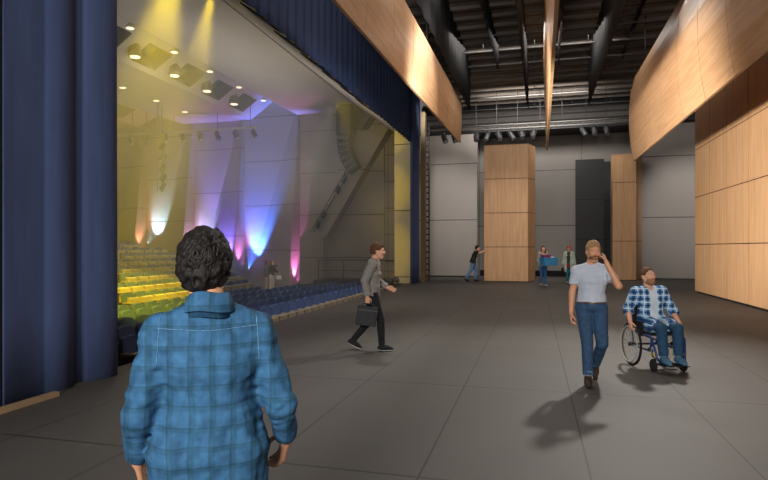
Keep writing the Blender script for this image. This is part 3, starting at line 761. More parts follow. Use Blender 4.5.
    if o.get('cuff'):
        for q in 'LR':
            a = J['an'+q]+unit(J['kn'+q]-J['an'+q])*o.get('hem', .01); d = unit(J['kn'+q]-J['an'+q])
            MB().tube([a-d*.002, a+d*.05], [(.049+g)*s, (.051+g)*s], 16).build('cuff', o['cuff'], root, smooth=True)
    if o.get('belt'):
        f = Field(J['pel']-.25, J['pel']+.25, .007); hips(f, g*.7+.005)
        P = f.P(); t = (P-J['pel'])@ax; f.D = np.maximum(f.D, (np.abs(t-wz+.018)-.018).astype(np.float32)); b_ = meshes('belt', [f.mesh()], o['belt'], root)
        c = J['pel']+ax*(wz-.018)+A((.098+g*.7+.014,0,0)); MB().box((-.004,-.022,-.016),(.004,.022,.016)).build('buckle', M_pipeg, b_, loc=tuple(c))
    # ---- top
    def topmesh(name, m_, g, sleeve, hem, r_, fold=1.0, openf=None, parent=root, seed=1, flare=0, neck=.058):
        f = Field(lo, hi, r_); torso(f, g)
        a = J['pel']-ax*hem*s; f.torso(a, J['pel']+ax*.1*s, (.158+g*1.1+flare)*s, (.145+g)*s, (.112+g*1.1+flare)*s, (.1+g)*s, side_p, .04)
        if hem > .05:
            hips(f, g*1.2+.01+flare*.5)
            for q in 'LR': f.rc(J['hip'+q], J['hip'+q]*.4+J['kn'+q]*.6, (.1+g+flare*.4)*s, (.09+g+flare*.4)*s, .06)
        f.D = np.maximum(f.D, (-((f.P()-a)@ax)).astype(np.float32))
        for q in 'LR':
            S, E_, W_ = J['sh'+q], J['el'+q], J['wr'+q]
            if sleeve == 'short': f.rc(S, S+(E_-S)*.62, (.057+g)*s*Wf, (.06+g)*s*Wf, .03, flat1=True)
            elif sleeve == 'rolled':
                f.rc(S, E_, (.054+g)*s*Wf, (.05+g)*s*Wf, .03); f.rc(E_, E_+(W_-E_)*.28, (.052+g)*s, (.052+g)*s, .01, flat1=True)
            elif sleeve == 'long':
                f.rc(S, E_, (.053+g)*s*Wf, (.046+g)*s*Wf, .03); f.rc(E_, W_-unit(W_-E_)*.02, (.047+g)*s*Wf, (.034+g)*s*Wf, .012, flat1=True)
        P = f.P(); wr_ = np.zeros(P.shape[:3])
        for q in 'LR':
            for Q, rad in ((J['el'+q],.16),(J['sh'+q]-ax*.07,.12)):
                wr_ += np.exp(-((P-Q)**2).sum(-1)/rad**2)
        f.D += (fold*(vnoise(P*A((1,1,.35)), 20, seed)*.0055+vnoise(P*A((1,1,.6)), 45, seed+1)*.002+wr_*vnoise(P*A((.6,.6,1.5))+vnoise(P, 12, seed)[...,None]*.02, 34, seed+2)*.006)).astype(np.float32)
        nd = np.linalg.norm((P-(J['nk']+A((.008,0,.035)))) * A((1,1,.8)), axis=-1)-neck*s; f.D = np.maximum(f.D, (-nd).astype(np.float32))
        if openf: f.D = np.maximum(f.D, (-np.maximum(np.abs(P[...,1]-J['che'][1])-openf, .02-(P[...,0]-J['pel'][0]-(P[...,2]-J['pel'][2])*((J['nk']-J['pel'])[0]/(J['nk']-J['pel'])[2])))).astype(np.float32))
        return meshes(name, [f.mesh()], m_, parent)
    for t in o['tops']: topmesh(*t[:6], **(t[6] if len(t) > 6 else {}))
    # ---- shoes
    for q in 'LR':
        a = J['an'+q]; fd = unit(o.get('foot'+q, (1,0,0))); dn = -unit(UP-fd*(UP@fd)); lt = np.cross(fd, dn)
        f = Field(a-.26, a+.26, max(.006, res*.6)); pt = lambda x, z, y=0: a+(fd*x+dn*z+lt*y)*s
        f.rc(pt(-.035,.045), pt(.08,.05), .04*s, .043*s, .02); f.rc(pt(.08,.05), pt(.155,.066), .043*s, .03*s, .02); f.rc(pt(0,.0), pt(.03,.05), .044*s, .045*s, .02)
        full = f.D.copy(); dist = (f.P()-a)@dn
        f.D = np.maximum(full, (dist-.082*s).astype(np.float32)); sh = meshes('shoe', [f.mesh()], o['shoe'], root)
        f.D = np.maximum(full-.004, (np.abs(dist-.088*s)-.009*s).astype(np.float32)); meshes('sole', [f.mesh()], o.get('sole', M_black), sh)
    return root
def plaid(name, base, bands, rough=.85, bump=.3, noise=.12, ns=14):
    """bands: (axis, pitch, offset, sharpness 0-1, rgb, strength)"""
    m, N, L, b = newmat(name)
    tc = N.new('ShaderNodeTexCoord'); nd = N.new('ShaderNodeTexNoise'); nd.inputs['Scale'].default_value = 6; L.new(tc.outputs['Object'], nd.inputs['Vector'])
    sc_ = N.new('ShaderNodeVectorMath'); sc_.operation = 'MULTIPLY_ADD'; sc_.inputs[1].default_value = (.025,.025,.02); L.new(nd.outputs['Color'], sc_.inputs[0]); L.new(tc.outputs['Object'], sc_.inputs[2])
    sp = N.new('ShaderNodeSeparateXYZ'); L.new(sc_.outputs[0], sp.inputs[0])
    n2 = N.new('ShaderNodeTexNoise'); n2.inputs['Scale'].default_value = ns; n2.inputs['Detail'].default_value = 6; L.new(tc.outputs['Object'], n2.inputs['Vector'])
    mr = N.new('ShaderNodeMapRange'); mr.inputs['From Min'].default_value = .3; mr.inputs['From Max'].default_value = .7; mr.inputs['To Min'].default_value = 1-noise; mr.inputs['To Max'].default_value = 1+noise; L.new(n2.outputs['Fac'], mr.inputs['Value'])
    cur = N.new('ShaderNodeRGB'); cur.outputs[0].default_value = lin(base); cur = cur.outputs[0]
    for ax_, pitch, off, shp, rgb, st in bands:
        a = N.new('ShaderNodeMath'); a.operation = 'MULTIPLY_ADD'; a.inputs[1].default_value = 2*math.pi/pitch; a.inputs[2].default_value = -off*2*math.pi/pitch; L.new(sp.outputs[ax_], a.inputs[0])
        c = N.new('ShaderNodeMath'); c.operation = 'COSINE'; L.new(a.outputs[0], c.inputs[0])
        r_ = N.new('ShaderNodeMapRange'); r_.inputs['From Min'].default_value = shp; r_.inputs['From Max'].default_value = min(1, shp+.35); r_.inputs['To Max'].default_value = st; L.new(c.outputs[0], r_.inputs['Value'])
        mx = N.new('ShaderNodeMix'); mx.data_type = 'RGBA'; L.new(r_.outputs[0], mx.inputs['Factor']); L.new(cur, mx.inputs['A']); mx.inputs['B'].default_value = lin(rgb); cur = mx.outputs['Result']
    vm = N.new('ShaderNodeVectorMath'); vm.operation = 'SCALE'; L.new(cur, vm.inputs[0]); L.new(mr.outputs[0], vm.inputs['Scale']); L.new(vm.outputs[0], b.inputs['Base Color'])
    b.inputs['Roughness'].default_value = rough; b.inputs['Specular IOR Level'].default_value = .2
    n3 = N.new('ShaderNodeTexNoise'); n3.inputs['Scale'].default_value = 60; n3.inputs['Detail'].default_value = 6; L.new(tc.outputs['Object'], n3.inputs['Vector'])
    bp = N.new('ShaderNodeBump'); bp.inputs['Strength'].default_value = bump; bp.inputs['Distance'].default_value = .004; L.new(n3.outputs['Fac'], bp.inputs['Height']); L.new(bp.outputs[0], b.inputs['Normal'])
    return m
JEAN = mat('blue_denim', (50,76,106), .85, noise=.22, nscale=22, bump=.25, bscale=120)
JEAND = mat('dark_teal_denim', (36,70,98), .85, noise=.2, nscale=22, bump=.25, bscale=120)
JEANL = mat('light_denim', (92,128,172), .85, noise=.2, nscale=22, bump=.2, bscale=120)
BLKT = mat('black_trousers', (28,28,32), .85, noise=.15, nscale=20, bump=.2, bscale=80)
STAND = dict(pel=(0,0,.95), che=(.0,0,1.25), nk=(-.015,0,1.47), hd=(.02,0,1.61), shL=(-.01,.185,1.415), shR=(-.01,-.185,1.415),
             elL=(-.03,.25,1.12), elR=(-.03,-.25,1.12), wrL=(.04,.26,.87), wrR=(.04,-.26,.87), hipL=(0,.09,.91), hipR=(0,-.09,.91),
             knL=(.02,.1,.5), knR=(.02,-.1,.5), anL=(-.01,.11,.095), anR=(-.01,-.11,.095))
def J_(**k): d = dict(STAND); d.update(k); return d
# ---- the man in front, seen from behind
denim = plaid('plaid_denim', (52,95,132), [(1,.07,.0,.5,(36,72,94),.5),(2,.068,.02,.6,(36,72,94),.45),(1,.07,.01,.93,(30,60,66),.5),(2,.068,.03,.93,(30,60,66),.5)], noise=.26, ns=26, bump=.5)
front = person('man seen from behind in a blue plaid denim shirt with dark wavy hair', (1.835,1.14,0), R(32),
    J_(nk=(-.015,0,1.46), che=(0,0,1.23), shL=(0,.168,1.35), shR=(0,-.168,1.35), elL=(-.03,.232,1.07), elR=(-.03,-.258,1.07), wrL=(.1,.25,.88), wrR=(.1,-.29,.9), hd=(.03,.015,1.58)),
    dict(res=.008, hres=.0045, gres=.005, skin=SKIN2, hair='short', hairmat=DKH, hairvol=.016, curl=.009, nape=-.1, hairres=.004, hairline=(.045,.06), trousers=JEAND, shoe=mat('brown_leather', (88,62,44), .5), pres=.01,
         head=(-6,-4,0), handL=((.5,-.1,-.8),(0,-1,0),(1,0,0),20), handR=((.5,.1,-.8),(0,1,0),(1,0,0),20), face=True,
         tops=[('shirt', denim, .009, 'long', .26, .006, dict(fold=1.15, seed=11, neck=.042, flare=.01))]))
hc = A((.03,.015,1.58)); Rh = rot(-6,-4)
# hair locks
lk = MB(); rl_ = random.Random(8)
for i in range(1500):
    th = rl_.uniform(-math.pi, math.pi); ph = rl_.uniform(-.75, 1.45)
    n = A((math.cos(th)*math.cos(ph), math.sin(th)*math.cos(ph), math.sin(ph)))
    if n[0] > .35 and n[2] < .6: continue
    if n[2] < -.35 and n[0] > -.25: continue
    c0 = A((-.016,0,.028)); rr_ = A((.112,.091,.108)); low = ph < -.1
    if low: rr_ = A((.108,.085,.125))
    p = c0+n*rr_*rl_.uniform(.93,1.0)
    dn = A((-.25*n[0], .9*math.sin(th*2+ph*3+rl_.uniform(-.8,.8)), -.8)); dn += A((rl_.uniform(-.5,.5), rl_.uniform(-.5,.5), rl_.uniform(-.3,.5)))
    dn -= n*(dn@n); dn = unit(dn); sd = np.cross(n, dn); L_ = rl_.uniform(.05,.095); cv = rl_.uniform(-.7,.7); pts = []; q = p.copy(); dd = dn.copy()
    if q[2] < -.1: L_ *= .4
    for j in range(6):
        pts.append(tuple(hp(hc,Rh,1,q))); q = q+dd*L_/5; dd = unit(dd+sd*cv*.3-n*.2+n*(.1 if j > 2 else 0))
        u = (q-c0)/rr_; l_ = np.linalg.norm(u); q = c0+u/l_*rr_*(1.0+.035*math.sin(j*.9+i))
    lk.tube(pts, [.003,.0048,.005,.004,.0025,.0006], 5)
lk.build('hair_locks', mat('hair_lock_dark', (24,20,19), .6, noise=.5, nscale=70, stretch=(1,1,.4)), front, smooth=True)['kind'] = 'stuff'
# shirt collar and yoke seam
nk = A((-.012,0,1.462)); m = MB(); vs = []; fs = []; NN = 40
prof = [(.078,-.05),(.062,.0),(.058,.026),(.061,.036),(.067,.034),(.076,.008),(.09,-.03),(.087,-.034),(.076,.0),(.070,.006),(.084,-.052)]
for i in range(NN+1):
    a = R(38)+(2*math.pi-R(76))*i/NN; dr = .004*math.sin(i*.9)
    for r_, z_ in prof:
        vs.append((nk[0]+math.cos(a)*(r_*1.0+dr*.3)-.004, nk[1]+math.sin(a)*r_*1.08, nk[2]+z_-.035*max(0,math.cos(a))+.004*math.sin(a*3)-.012*(1-max(0,-math.cos(a)))))
k = len(prof)
for i in range(NN):
    for j in range(k): fs.append((i*k+j, i*k+(j+1)%k, (i+1)*k+(j+1)%k, (i+1)*k+j))
fs += [tuple(range(k)), tuple(range(NN*k, NN*k+k))[::-1]]
m.add(vs, fs); m.build('collar', denim, front, smooth=True)
def on_surface(ob, p, d):
    hit, loc, nr, idx = ob.ray_cast(Vector(p), Vector(d)); return (loc, nr) if hit else (None, None)
shirt_ob = [c for c in front.children if c.name.startswith('shirt')][0]
bpy.context.view_layer.update()
def seam(pts_dirs, name, r_=.0014, off=.001):
    P_ = []
    for p, d in pts_dirs:
        l_, n_ = on_surface(shirt_ob, p, d)
        if l_ is not None: P_.append(l_+n_*off)
    if len(P_) > 3: MB().tube(P_, r_, 6).build(name, mat('pale_seam', (92,134,166), .8, noise=.4, nscale=150), front, smooth=True)
seam([((-.5, -.168+.336*i/40, 1.375-.01*math.cos((i/20-1)*1.5)), (1,0,0)) for i in range(41)], 'yoke_seam')
for q in (1,-1):
    seam([((-.5, q*(.172-.01*(1-t/14)), 1.42-.17*t/14), (1,0,0)) for t in range(15)], 'shoulder_seam')
# ---- the man on the phone
f_yaw = R(176)
sp = person('bearded man in a white t-shirt and jeans walking forward talking on a phone', (7.36,-.67,0), f_yaw,
    J_(pel=(0,0,.95), shL=(0,.165,1.39), shR=(0,-.165,1.375), elR=(.0,-.225,1.1), wrR=(.06,-.235,.86), elL=(.13,.3,1.2), wrL=(.12,.165,1.475), hd=(.035,.02,1.61),
       knR=(.09,-.05,.51), anR=(.12,-.04,.1), knL=(.06,.12,.5), anL=(-.33,.05,.17)),
    dict(hair='short', hairmat=BLH, hairvol=.006, beard=.004, beardmat=mat('beard_brown', (112,78,56), .6, noise=.3, nscale=60), skin=SKIN2, head=(14,-6,0), footL=(.85,0,-.52), trousers=JEAN, shoe=mat('dark_brown_suede', (58,46,40), .8), cuff=JEANL, hem=.03,
         belt=mat('brown_belt', (82,56,40), .5), handL=((-.6,-.22,.8),(-.1,-.95,-.1),(.7,-.2,.5),48), handR=((.1,0,-1),(0,1,0),(1,0,0),28),
         res=.0095, hres=.0045, gres=.0045, waist=.06, hairline=(.052,.062),
         tops=[('shirt', mat('white_tshirt', (178,186,200), .85, noise=.05, nscale=12, bump=.15, bscale=30), .004, 'short', -.045, .008, dict(fold=1.1, seed=5, neck=.06, flare=.012))]))
ph = thing('mobile_phone', 'dark mobile phone held to the ear of the bearded man in white', 'phone', (0,0,0), f_yaw)
pp = Matrix.Rotation(f_yaw,4,'Z') @ Vector((.045,.112,1.575)); ph.location = (7.36+pp.x, -.67+pp.y, pp.z); ph.rotation_euler = (R(-4), R(-42), f_yaw)
MB().box((-.036,-.004,-.072),(.036,.004,.072)).build('case', M_matte, ph, bevel=.003)
MB().box((-.033,-.0055,-.068),(.033,-.004,.068)).build('screen', M_glass, ph)
# ---- the man with the briefcase
b_yaw = math.atan2(-.967,.255)
bl = person('young man in a grey sweater and black trousers walking with a briefcase', (8.86,2.55,0), b_yaw,
    J_(pel=(0,0,.94), che=(.015,0,1.235), nk=(.045,0,1.46), hd=(.105,0,1.6), shR=(.02,-.18,1.405), shL=(.06,.18,1.405), elR=(-.1,-.245,1.13), wrR=(-.06,-.25,.88),
       elL=(.06,.25,1.13), wrL=(.26,.22,.99), hipR=(.02,-.09,.9), hipL=(-.02,.09,.9), knR=(.15,-.09,.5), anR=(.17,-.09,.1), knL=(.0,.09,.49), anL=(-.3,.09,.155)),
    dict(hair='short', hairmat=BRH, hairvol=.018, trousers=BLKT, shoe=mat('black_canvas', (30,30,33), .8), sole=mat('white_rubber', (205,203,198), .6), pg=.004, footL=(.9,0,-.42), nape=-.05, hairline=(.05,.075),
         res=.0105, hres=.005, gres=.005, hem=.01, handR=((0,0,-1),(.1,1,0),(1,0,0),75), handL=((.9,-.1,-.25),(0,-1,-.3),(.2,0,1),22), head=(-4,-2,0),
         tops=[('sweater', mat('grey_sweater', (132,128,126), .9, noise=.12, nscale=40, bump=.2, bscale=60), .02, 'long', .05, .0085, dict(fold=1.3, seed=9))]))
bc = thing('briefcase', 'dark grey soft briefcase carried in the hand of the man in the grey sweater', 'briefcase', (0,0,0), b_yaw)
q = Matrix.Rotation(b_yaw,4,'Z') @ Vector((-.04,-.245,.775)); bc.location = (8.86+q.x, 2.55+q.y, q.z); bc.rotation_euler = (0,R(8),b_yaw+R(8))
mc = mat('charcoal_canvas', (54,55,58), .8, noise=.12, nscale=30)
bd_ = MB().box((-.16,-.045,-.35),(.16,.045,-.04)).build('case_body', mc, bc, bevel=.018)
MB().box((-.12,-.056,-.3),(.12,-.045,-.12)).build('front_pocket', mc, bc, bevel=.008)
MB().box((-.16,-.05,-.11),(.16,-.047,-.1)).build('zip', M_pipeg, bc)
MB().tube([(-.09,0,-.04),(-.085,0,-.012),(-.05,0,.0),(.05,0,.0),(.085,0,-.012),(.09,0,-.04)], .01, 8).build('handle', mc, bc, smooth=True)
# ---- wheelchair and its rider
w_yaw = R(196); WL = (8.62,-1.63,0)
wc = thing('wheelchair', 'blue-framed wheelchair with large spoked wheels on the stage', 'wheelchair', WL, w_yaw)
FR = mat('blue_frame_enamel', (36,64,120), .35, metal=.4); RUB = mat('black_rubber', (26,26,28), .8)
def torus(c, r0, r1, nrm='y', n=36, k=8, tilt=0):
    pts = []
    for i in range(n):
        a = 2*math.pi*i/n; pts.append((c[0]+r0*math.cos(a), c[1]+tilt*math.sin(a)*r0, c[2]+r0*math.sin(a)))
    return MB().tube(pts, r1, k, closed=True)
for sd in (-1,1):
    y = sd*.3; c = (-.1,y,.305)
    wl = torus(c, .288, .016).build('wheel', RUB, wc, smooth=True)
    torus(c, .268, .009).build('rim', M_pipeg, wl, smooth=True); torus((c[0],y+sd*.035,c[2]), .25, .008).build('push_rim', M_pipe, wl, smooth=True)
    m = MB()
    for i in range(24):
        a = 2*math.pi*i/24; b = a+(.25 if i%2 else -.25); m.tube([(c[0]+.025*math.cos(b), y+.02*(1 if i%2 else -1), c[2]+.025*math.sin(b)), (c[0]+.265*math.cos(a), y, c[2]+.265*math.sin(a))], .0018, 4)
    m.build('spokes', M_pipe, wl); MB().tube([(c[0],y-.035,c[2]),(c[0],y+.035,c[2])], .028, 14).build('hub', M_matte, wl, smooth=True)
    cc = (.33,sd*.2,.09); cs = torus(cc, .066, .022, n=20).build('caster', RUB, wc, smooth=True)
    MB().tube([(cc[0],cc[1]-.018,cc[2]),(cc[0],cc[1]+.018,cc[2])], .05, 14).build('hub', M_matte, cs)
    MB().tube([(cc[0],cc[1]+.035,.09),(cc[0]-.01,cc[1]+.035,.17),(cc[0]-.03,cc[1],.21),(cc[0]-.03,cc[1],.3)], .011, 8).build('fork', M_matte, cs, smooth=True)
    yy = sd*.22
    MB().tube([(-.28,yy,.92),(-.25,yy,.5),(-.2,yy,.47),(.26,yy,.47),(.33,yy,.44),(.4,yy*.85,.2),(.43,yy*.7,.13)], .0135, 10).build('side_frame', FR, wc, smooth=True)
    MB().tube([(-.24,yy,.47),(-.22,yy,.3),(-.1,yy,.27),(.28,yy,.27),(.31,yy,.43)], .012, 8).build('lower_frame', FR, wc, smooth=True)
    MB().tube([(-.28,yy,.92),(-.30,yy,.94),(-.4,yy,.94)], .016, 10).build('push_handle', RUB, wc, smooth=True)
    MB().box((.05,yy+sd*.02-.006,.44),(.12,yy+sd*.02+.006,.6)).build('brake_lever', M_matte, wc)
    MB().box((-.2,yy+sd*.02-.005,.48),(.12,yy+sd*.02+.005,.64)).build('side_guard', M_matte, wc, bevel=.01)
MB().tube([(-.1,-.3,.305),(-.1,.3,.305)], .014, 8).build('axle', M_matte, wc)
MB().tube([(.2,-.22,.27),(-.1,.22,.47)], .011, 8).build('cross_brace', FR, wc); MB().tube([(.2,.22,.27),(-.1,-.22,.47)], .011, 8).build('cross_brace', FR, wc)
MB().box((-.24,-.215,.465),(.24,.215,.5)).build('seat', RUB, wc, bevel=.012); MB().box((-.285,-.21,.52),(-.262,.21,.88)).build('backrest', RUB, wc, bevel=.01)
for sd in (-1,1): MB().box((.34,sd*.1-.08,.105),(.54,sd*.1+.08,.12)).build('footrest', M_matte, wc, bevel=.004); MB().box((.345,sd*.2-.02,.22),(.375,sd*.2+.02,.26)).build('reflector', mat('yellow_clip', (200,170,40), .5), wc)
check = plaid('blue_white_check', (112,168,214), [(1,.09,.0,.35,(22,54,104),.85),(2,.095,.0,.35,(22,52,100),.8),(1,.09,.045,.8,(220,232,240),.8),(2,.095,.048,.8,(220,232,240),.8)], noise=.06)
rider = person('smiling bearded man in a blue and white checked shirt sitting in the wheelchair', WL, w_yaw,
    J_(pel=(-.13,0,.585), che=(-.135,-.02,.885), nk=(-.13,-.045,1.1), hd=(-.09,-.07,1.25), shL=(-.12,.135,1.045), shR=(-.12,-.225,1.035), elL=(-.12,.29,.77), elR=(-.2,-.3,.78),
       wrL=(.04,.315,.59), wrR=(-.03,-.345,.62), hipL=(-.06,.09,.575), hipR=(-.06,-.09,.575), knL=(.36,.11,.585), knR=(.36,-.11,.585), anL=(.4,.1,.215), anR=(.41,-.1,.215)),
    dict(hair='short', hairmat=BRH, hairvol=.004, beard=.0075, beardmat=mat('stubble_brown', (150,108,84), .7, noise=.25, nscale=80), skin=SKIN, head=(14,12,0), trousers=JEAND, shoe=mat('blue_shoe', (70,108,134), .8), sole=M_matte,
         res=.01, hres=.0048, gres=.0048, hem=.02, handL=((.3,0,-1),(0,-1,0),(1,0,0),50), handR=((.25,0,-1),(0,1,0),(1,0,0),60), hairline=(.05,.08), waist=.05,
         tops=[('undershirt', mat('pale_undershirt', (196,206,216), .85), .006, None, .0, .009, dict(fold=.5)), ('checked_shirt', check, .02, 'rolled', .06, .0085, dict(fold=1.2, openf=.05, seed=7, neck=.068))]))
# ---- far people
q = onX(472,281,28.45)
person('man in a black t-shirt and jeans leaning to push the wood tower', (28.38,2.89,0), b_yaw,
    J_(pel=(-.08,0,.97), che=(.02,0,1.28), nk=(.09,0,1.5), hd=(.17,0,1.64), shL=(.1,.18,1.45), shR=(.06,-.18,1.45), elL=(.28,.2,1.42), elR=(.26,-.22,1.42), wrL=(.5,.14,1.5), wrR=(.48,-.17,1.5),
       hipL=(-.05,.09,.9), hipR=(-.05,-.09,.9), knL=(.12,.1,.5), anL=(.06,.1,.1), knR=(-.2,-.1,.5), anR=(-.42,-.1,.13)),
    dict(s=1.06, hair='short', hairmat=DKH, trousers=JEANL, shoe=mat('dark_shoe', (44,38,36), .7), res=.013, hres=.008, gres=.008, face=True, footR=(.93,0,-.3),
         handL=((.2,0,1),(1,0,0),(0,-1,0),5), handR=((.2,0,1),(1,0,0),(0,1,0),5), tops=[('shirt', mat('black_tshirt', (40,37,38), .85), .013, 'short', .06, .012)]))
d_ = ray(543,286); k_ = EYE/38.6; cw = (d_[0]*k_, d_[1]*k_, 0); c_yaw = math.atan2(-.5,-.87)
cl_ = person('woman in a beige cardigan and ripped jeans carrying a blue storage box', cw, c_yaw,
    J_(elL=(.0,.24,1.11), elR=(.0,-.24,1.11), wrL=(.26,.22,.93), wrR=(.26,-.22,.93), knL=(.07,.07,.5), anL=(.08,.06,.1), knR=(.0,-.07,.5), anR=(-.12,-.06,.13)),
    dict(fem=True, s=1.02, hair='long', hairmat=BRH, trousers=mat('bright_denim', (58,104,160), .85, noise=.3, nscale=25), shoe=mat('grey_boot', (150,138,126), .8), res=.013, hres=.008, gres=.008, head=(-25,0,0), pg=.004,
         handL=((1,0,0),(0,0,1),(0,1,0),25), handR=((1,0,0),(0,0,1),(0,-1,0),25),
         tops=[('blouse', mat('grey_blouse', (168,160,152), .85), .008, None, .02, .012), ('cardigan', mat('beige_cardigan', (164,148,130), .9, noise=.2, nscale=40), .022, 'long', .1, .012, dict(openf=.05))]))
def at(yaw, loc, p): v = Matrix.Rotation(yaw,4,'Z') @ Vector(p); return (loc[0]+v.x, loc[1]+v.y, loc[2]+v.z)
bx = thing('storage_box', 'open blue storage box carried by the woman in the beige cardigan', 'storage box', at(c_yaw,cw,(.4,.03,.83)), c_yaw)
BX = mat('cyan_blue_plastic', (54,140,190), .5); m = MB()
def tray(m, w, d, z0, z1, t, tp=1.12):
    W, D = w*tp, d*tp; iw, id_ = W-t, D-t
    v = [(-d,-w,z0),(d,-w,z0),(d,w,z0),(-d,w,z0),(-D,-W,z1),(D,-W,z1),(D,W,z1),(-D,W,z1),(-id_,-iw,z1),(id_,-iw,z1),(id_,iw,z1),(-id_,iw,z1),(-d+t,-w+t,z0+t),(d-t,-w+t,z0+t),(d-t,w-t,z0+t),(-d+t,w-t,z0+t)]
    f_ = [(0,3,2,1)]
    for i in range(4): j = (i+1)%4; f_ += [(i,j,j+4,i+4),(i+4,j+4,j+8,i+8),(i+8,j+8,j+12,i+12)]
    f_.append((12,13,14,15)); m.add(v, f_)
tray(m, .3, .19, 0.08, .42, .012); m.build('tub', BX, bx); m = MB()
for sd in (-1,1): m.box((-.05,sd*.34-.01,.33),(.05,sd*.34+.02,.35))
m.build('handle', BX, bx)
pb = thing('small_box', 'purple box riding on top of the blue storage box', 'box', at(c_yaw,cw,(.37,-.09,1.25)), c_yaw+.1)
m = MB(); tray(m, .17, .11, -.16, .1, .01, 1.05); m.build('tub', mat('purple_plastic', (126,50,112), .5), pb); MB().box((-.12,-.185,.1),(.12,.185,.115)).build('lid', mat('pink_lid', (170,90,150), .5), pb)
f = Field((-.2,-.2,-.1), (.2,.2,.12), .012); f.ell((0,0,0), (.14,.12,.07), disp=lambda P: vnoise(P,18,2)*.02)
tw = meshes('folded_towel', [f.mesh()], mat('white_towel', (214,212,208), .9)); tw.location = at(c_yaw,cw,(.41,.18,1.21)); tag(tw, 'crumpled white cloth lying in the blue storage box', 'cloth')
d_ = ray(569,283); k_ = EYE/35.5; rw = (d_[0]*k_, d_[1]*k_, 0); r_yaw = math.pi-.25
person('woman in a red headwrap and long pale mint coat holding a black bag', rw, r_yaw,
    J_(elL=(-.02,.25,1.12), wrL=(.02,.27,.88), elR=(-.02,-.25,1.12), wrR=(.02,-.28,.87), knL=(.0,.07,.5), anL=(-.05,.07,.1), knR=(.08,-.06,.5), anR=(.12,-.06,.1)),
    dict(fem=True, s=.98, hair='short', hairmat=mat('red_headwrap', (170,58,72), .9, noise=.3, nscale=60), hairvol=.022, curl=.008, trousers=mat('teal_trousers', (36,104,116), .85), shoe=mat('tan_boot', (150,140,122), .8), res=.013, hres=.008, gres=.008, pg=.004, skin=SKIN2,
         tops=[('top', mat('dark_green_top', (60,64,46), .85), .01, None, .0, .012), ('skirt', mat('red_skirt', (136,34,44), .85), .012, None, .22, .013, dict(neck=.5, flare=.01)),
               ('coat', mat('mint_coat', (172,190,182), .9, noise=.12, nscale=30), .03, 'long', .42, .012, dict(openf=.075, flare=.02))]))
bg = thing('handbag', 'black tote bag hanging from the hand of the woman in the mint coat', 'bag', at(r_yaw,rw,(.04,-.29,.78)), r_yaw+.2)
MB().prism([(-.17,-.38),(.17,-.38),(.15,-.06),(-.15,-.06)], 'y', -.05, .05).build('body', M_black, bg, bevel=.015)
MB().tube([(-.08,0,-.06),(-.07,0,.0),(0,0,.03),(.07,0,.0),(.08,0,-.06)], .009, 6).build('handle', M_black, bg)
# two women in the auditorium
q1 = onX(266.5,262,28.3); q2 = onX(271.5,262,28.0); z0 = -.75
person('woman in a grey patterned jacket and white trousers standing by the far seats', (q1.x,q1.y,z0), R(-60),
    J_(), dict(fem=True, hair='long', hairmat=BRH, trousers=mat('cream_trousers', (206,196,184), .85), shoe=M_matte, res=.013, hres=.008, gres=.008, pg=.02, head=(20,0,0),
         tops=[('jacket', mat('grey_tweed', (120,114,112), .9, noise=.4, nscale=45), .02, 'long', .12, .012)]))
person('woman in a dark top and pale trousers pointing to the right', (q2.x,q2.y,z0), R(-100),
    J_(elR=(.16,.0,1.43), shR=(.05,-.17,1.41), wrR=(.4,.02,1.5), elL=(.12,.25,1.15), wrL=(.32,.2,1.08)), dict(fem=True, s=.97, hair='long', hairmat=mat('hair_auburn', (120,70,44), .5, noise=.3, nscale=50), trousers=mat('stone_trousers', (190,178,160), .85), shoe=M_matte, res=.013, hres=.008, gres=.008, pg=.015, head=(10,5,0),
         handR=((1,0,.2),(0,0,-1),(0,1,0),15), tops=[('blouse', mat('charcoal_blouse', (58,52,54), .9, noise=.2, nscale=40), .014, 'long', .03, .012)]))
hb = thing('handbag', 'small white handbag on the arm of the pointing woman', 'bag', at(R(-100),(q2.x,q2.y,z0),(.33,.2,1.02)), R(-90))
MB().box((-.13,-.05,-.3),(.13,.05,-.1)).build('body', mat('white_leather', (212,208,204), .5), hb, bevel=.02)
MB().tube([(-.09,0,-.1),(-.06,0,.02),(.06,0,.02),(.09,0,-.1)], .008, 6).build('strap', M_pipe, hb)
# ------------------------------------------------------------------ light
w = bpy.data.worlds.new('w'); sc.world = w; w.use_nodes = True
w.node_tree.nodes['Background'].inputs[0].default_value = (.9,.95,1,1); w.node_tree.nodes['Background'].inputs[1].default_value = .14
def area(p, tgt, e, size, c=(1,.95,.88), size2=None, name='area_light'):
    l = bpy.data.lights.new(name, 'AREA'); l.energy = e; l.size = size; l.color = c
    if size2: l.shape = 'RECTANGLE'; l.size_y = size2
    o = bpy.data.objects.new(name, l); col.objects.link(o); o.location = p
    o.rotation_euler = (Vector(tgt)-Vector(p)).to_track_quat('-Z', 'Y').to_euler(); return o
def spot(p, tgt, e, deg, c=(1,.95,.88), blend=.5, r=.1, name='spot_light'):
    l = bpy.data.lights.new(name, 'SPOT'); l.energy = e; l.spot_size = R(deg); l.spot_blend = blend; l.color = c; l.shadow_soft_size = r
    o = bpy.data.objects.new(name, l); col.objects.link(o); o.location = p
    o.rotation_euler = (Vector(tgt)-Vector(p)).to_track_quat('-Z', 'Y').to_euler(); return o
# soft overhead stage fill, area panels added under the ceiling
area((13,.8,9.6), (13,1,0), 560, 8, size2=5)
area((22,0,9.6), (24,0,0), 500, 6, size2=5)
# frontal fill on the people, an unseen area panel added behind the viewer
area((-6,.5,4.2), (10,-1,1.9), 1200, 3, c=(1,.95,.9), size2=1.2)
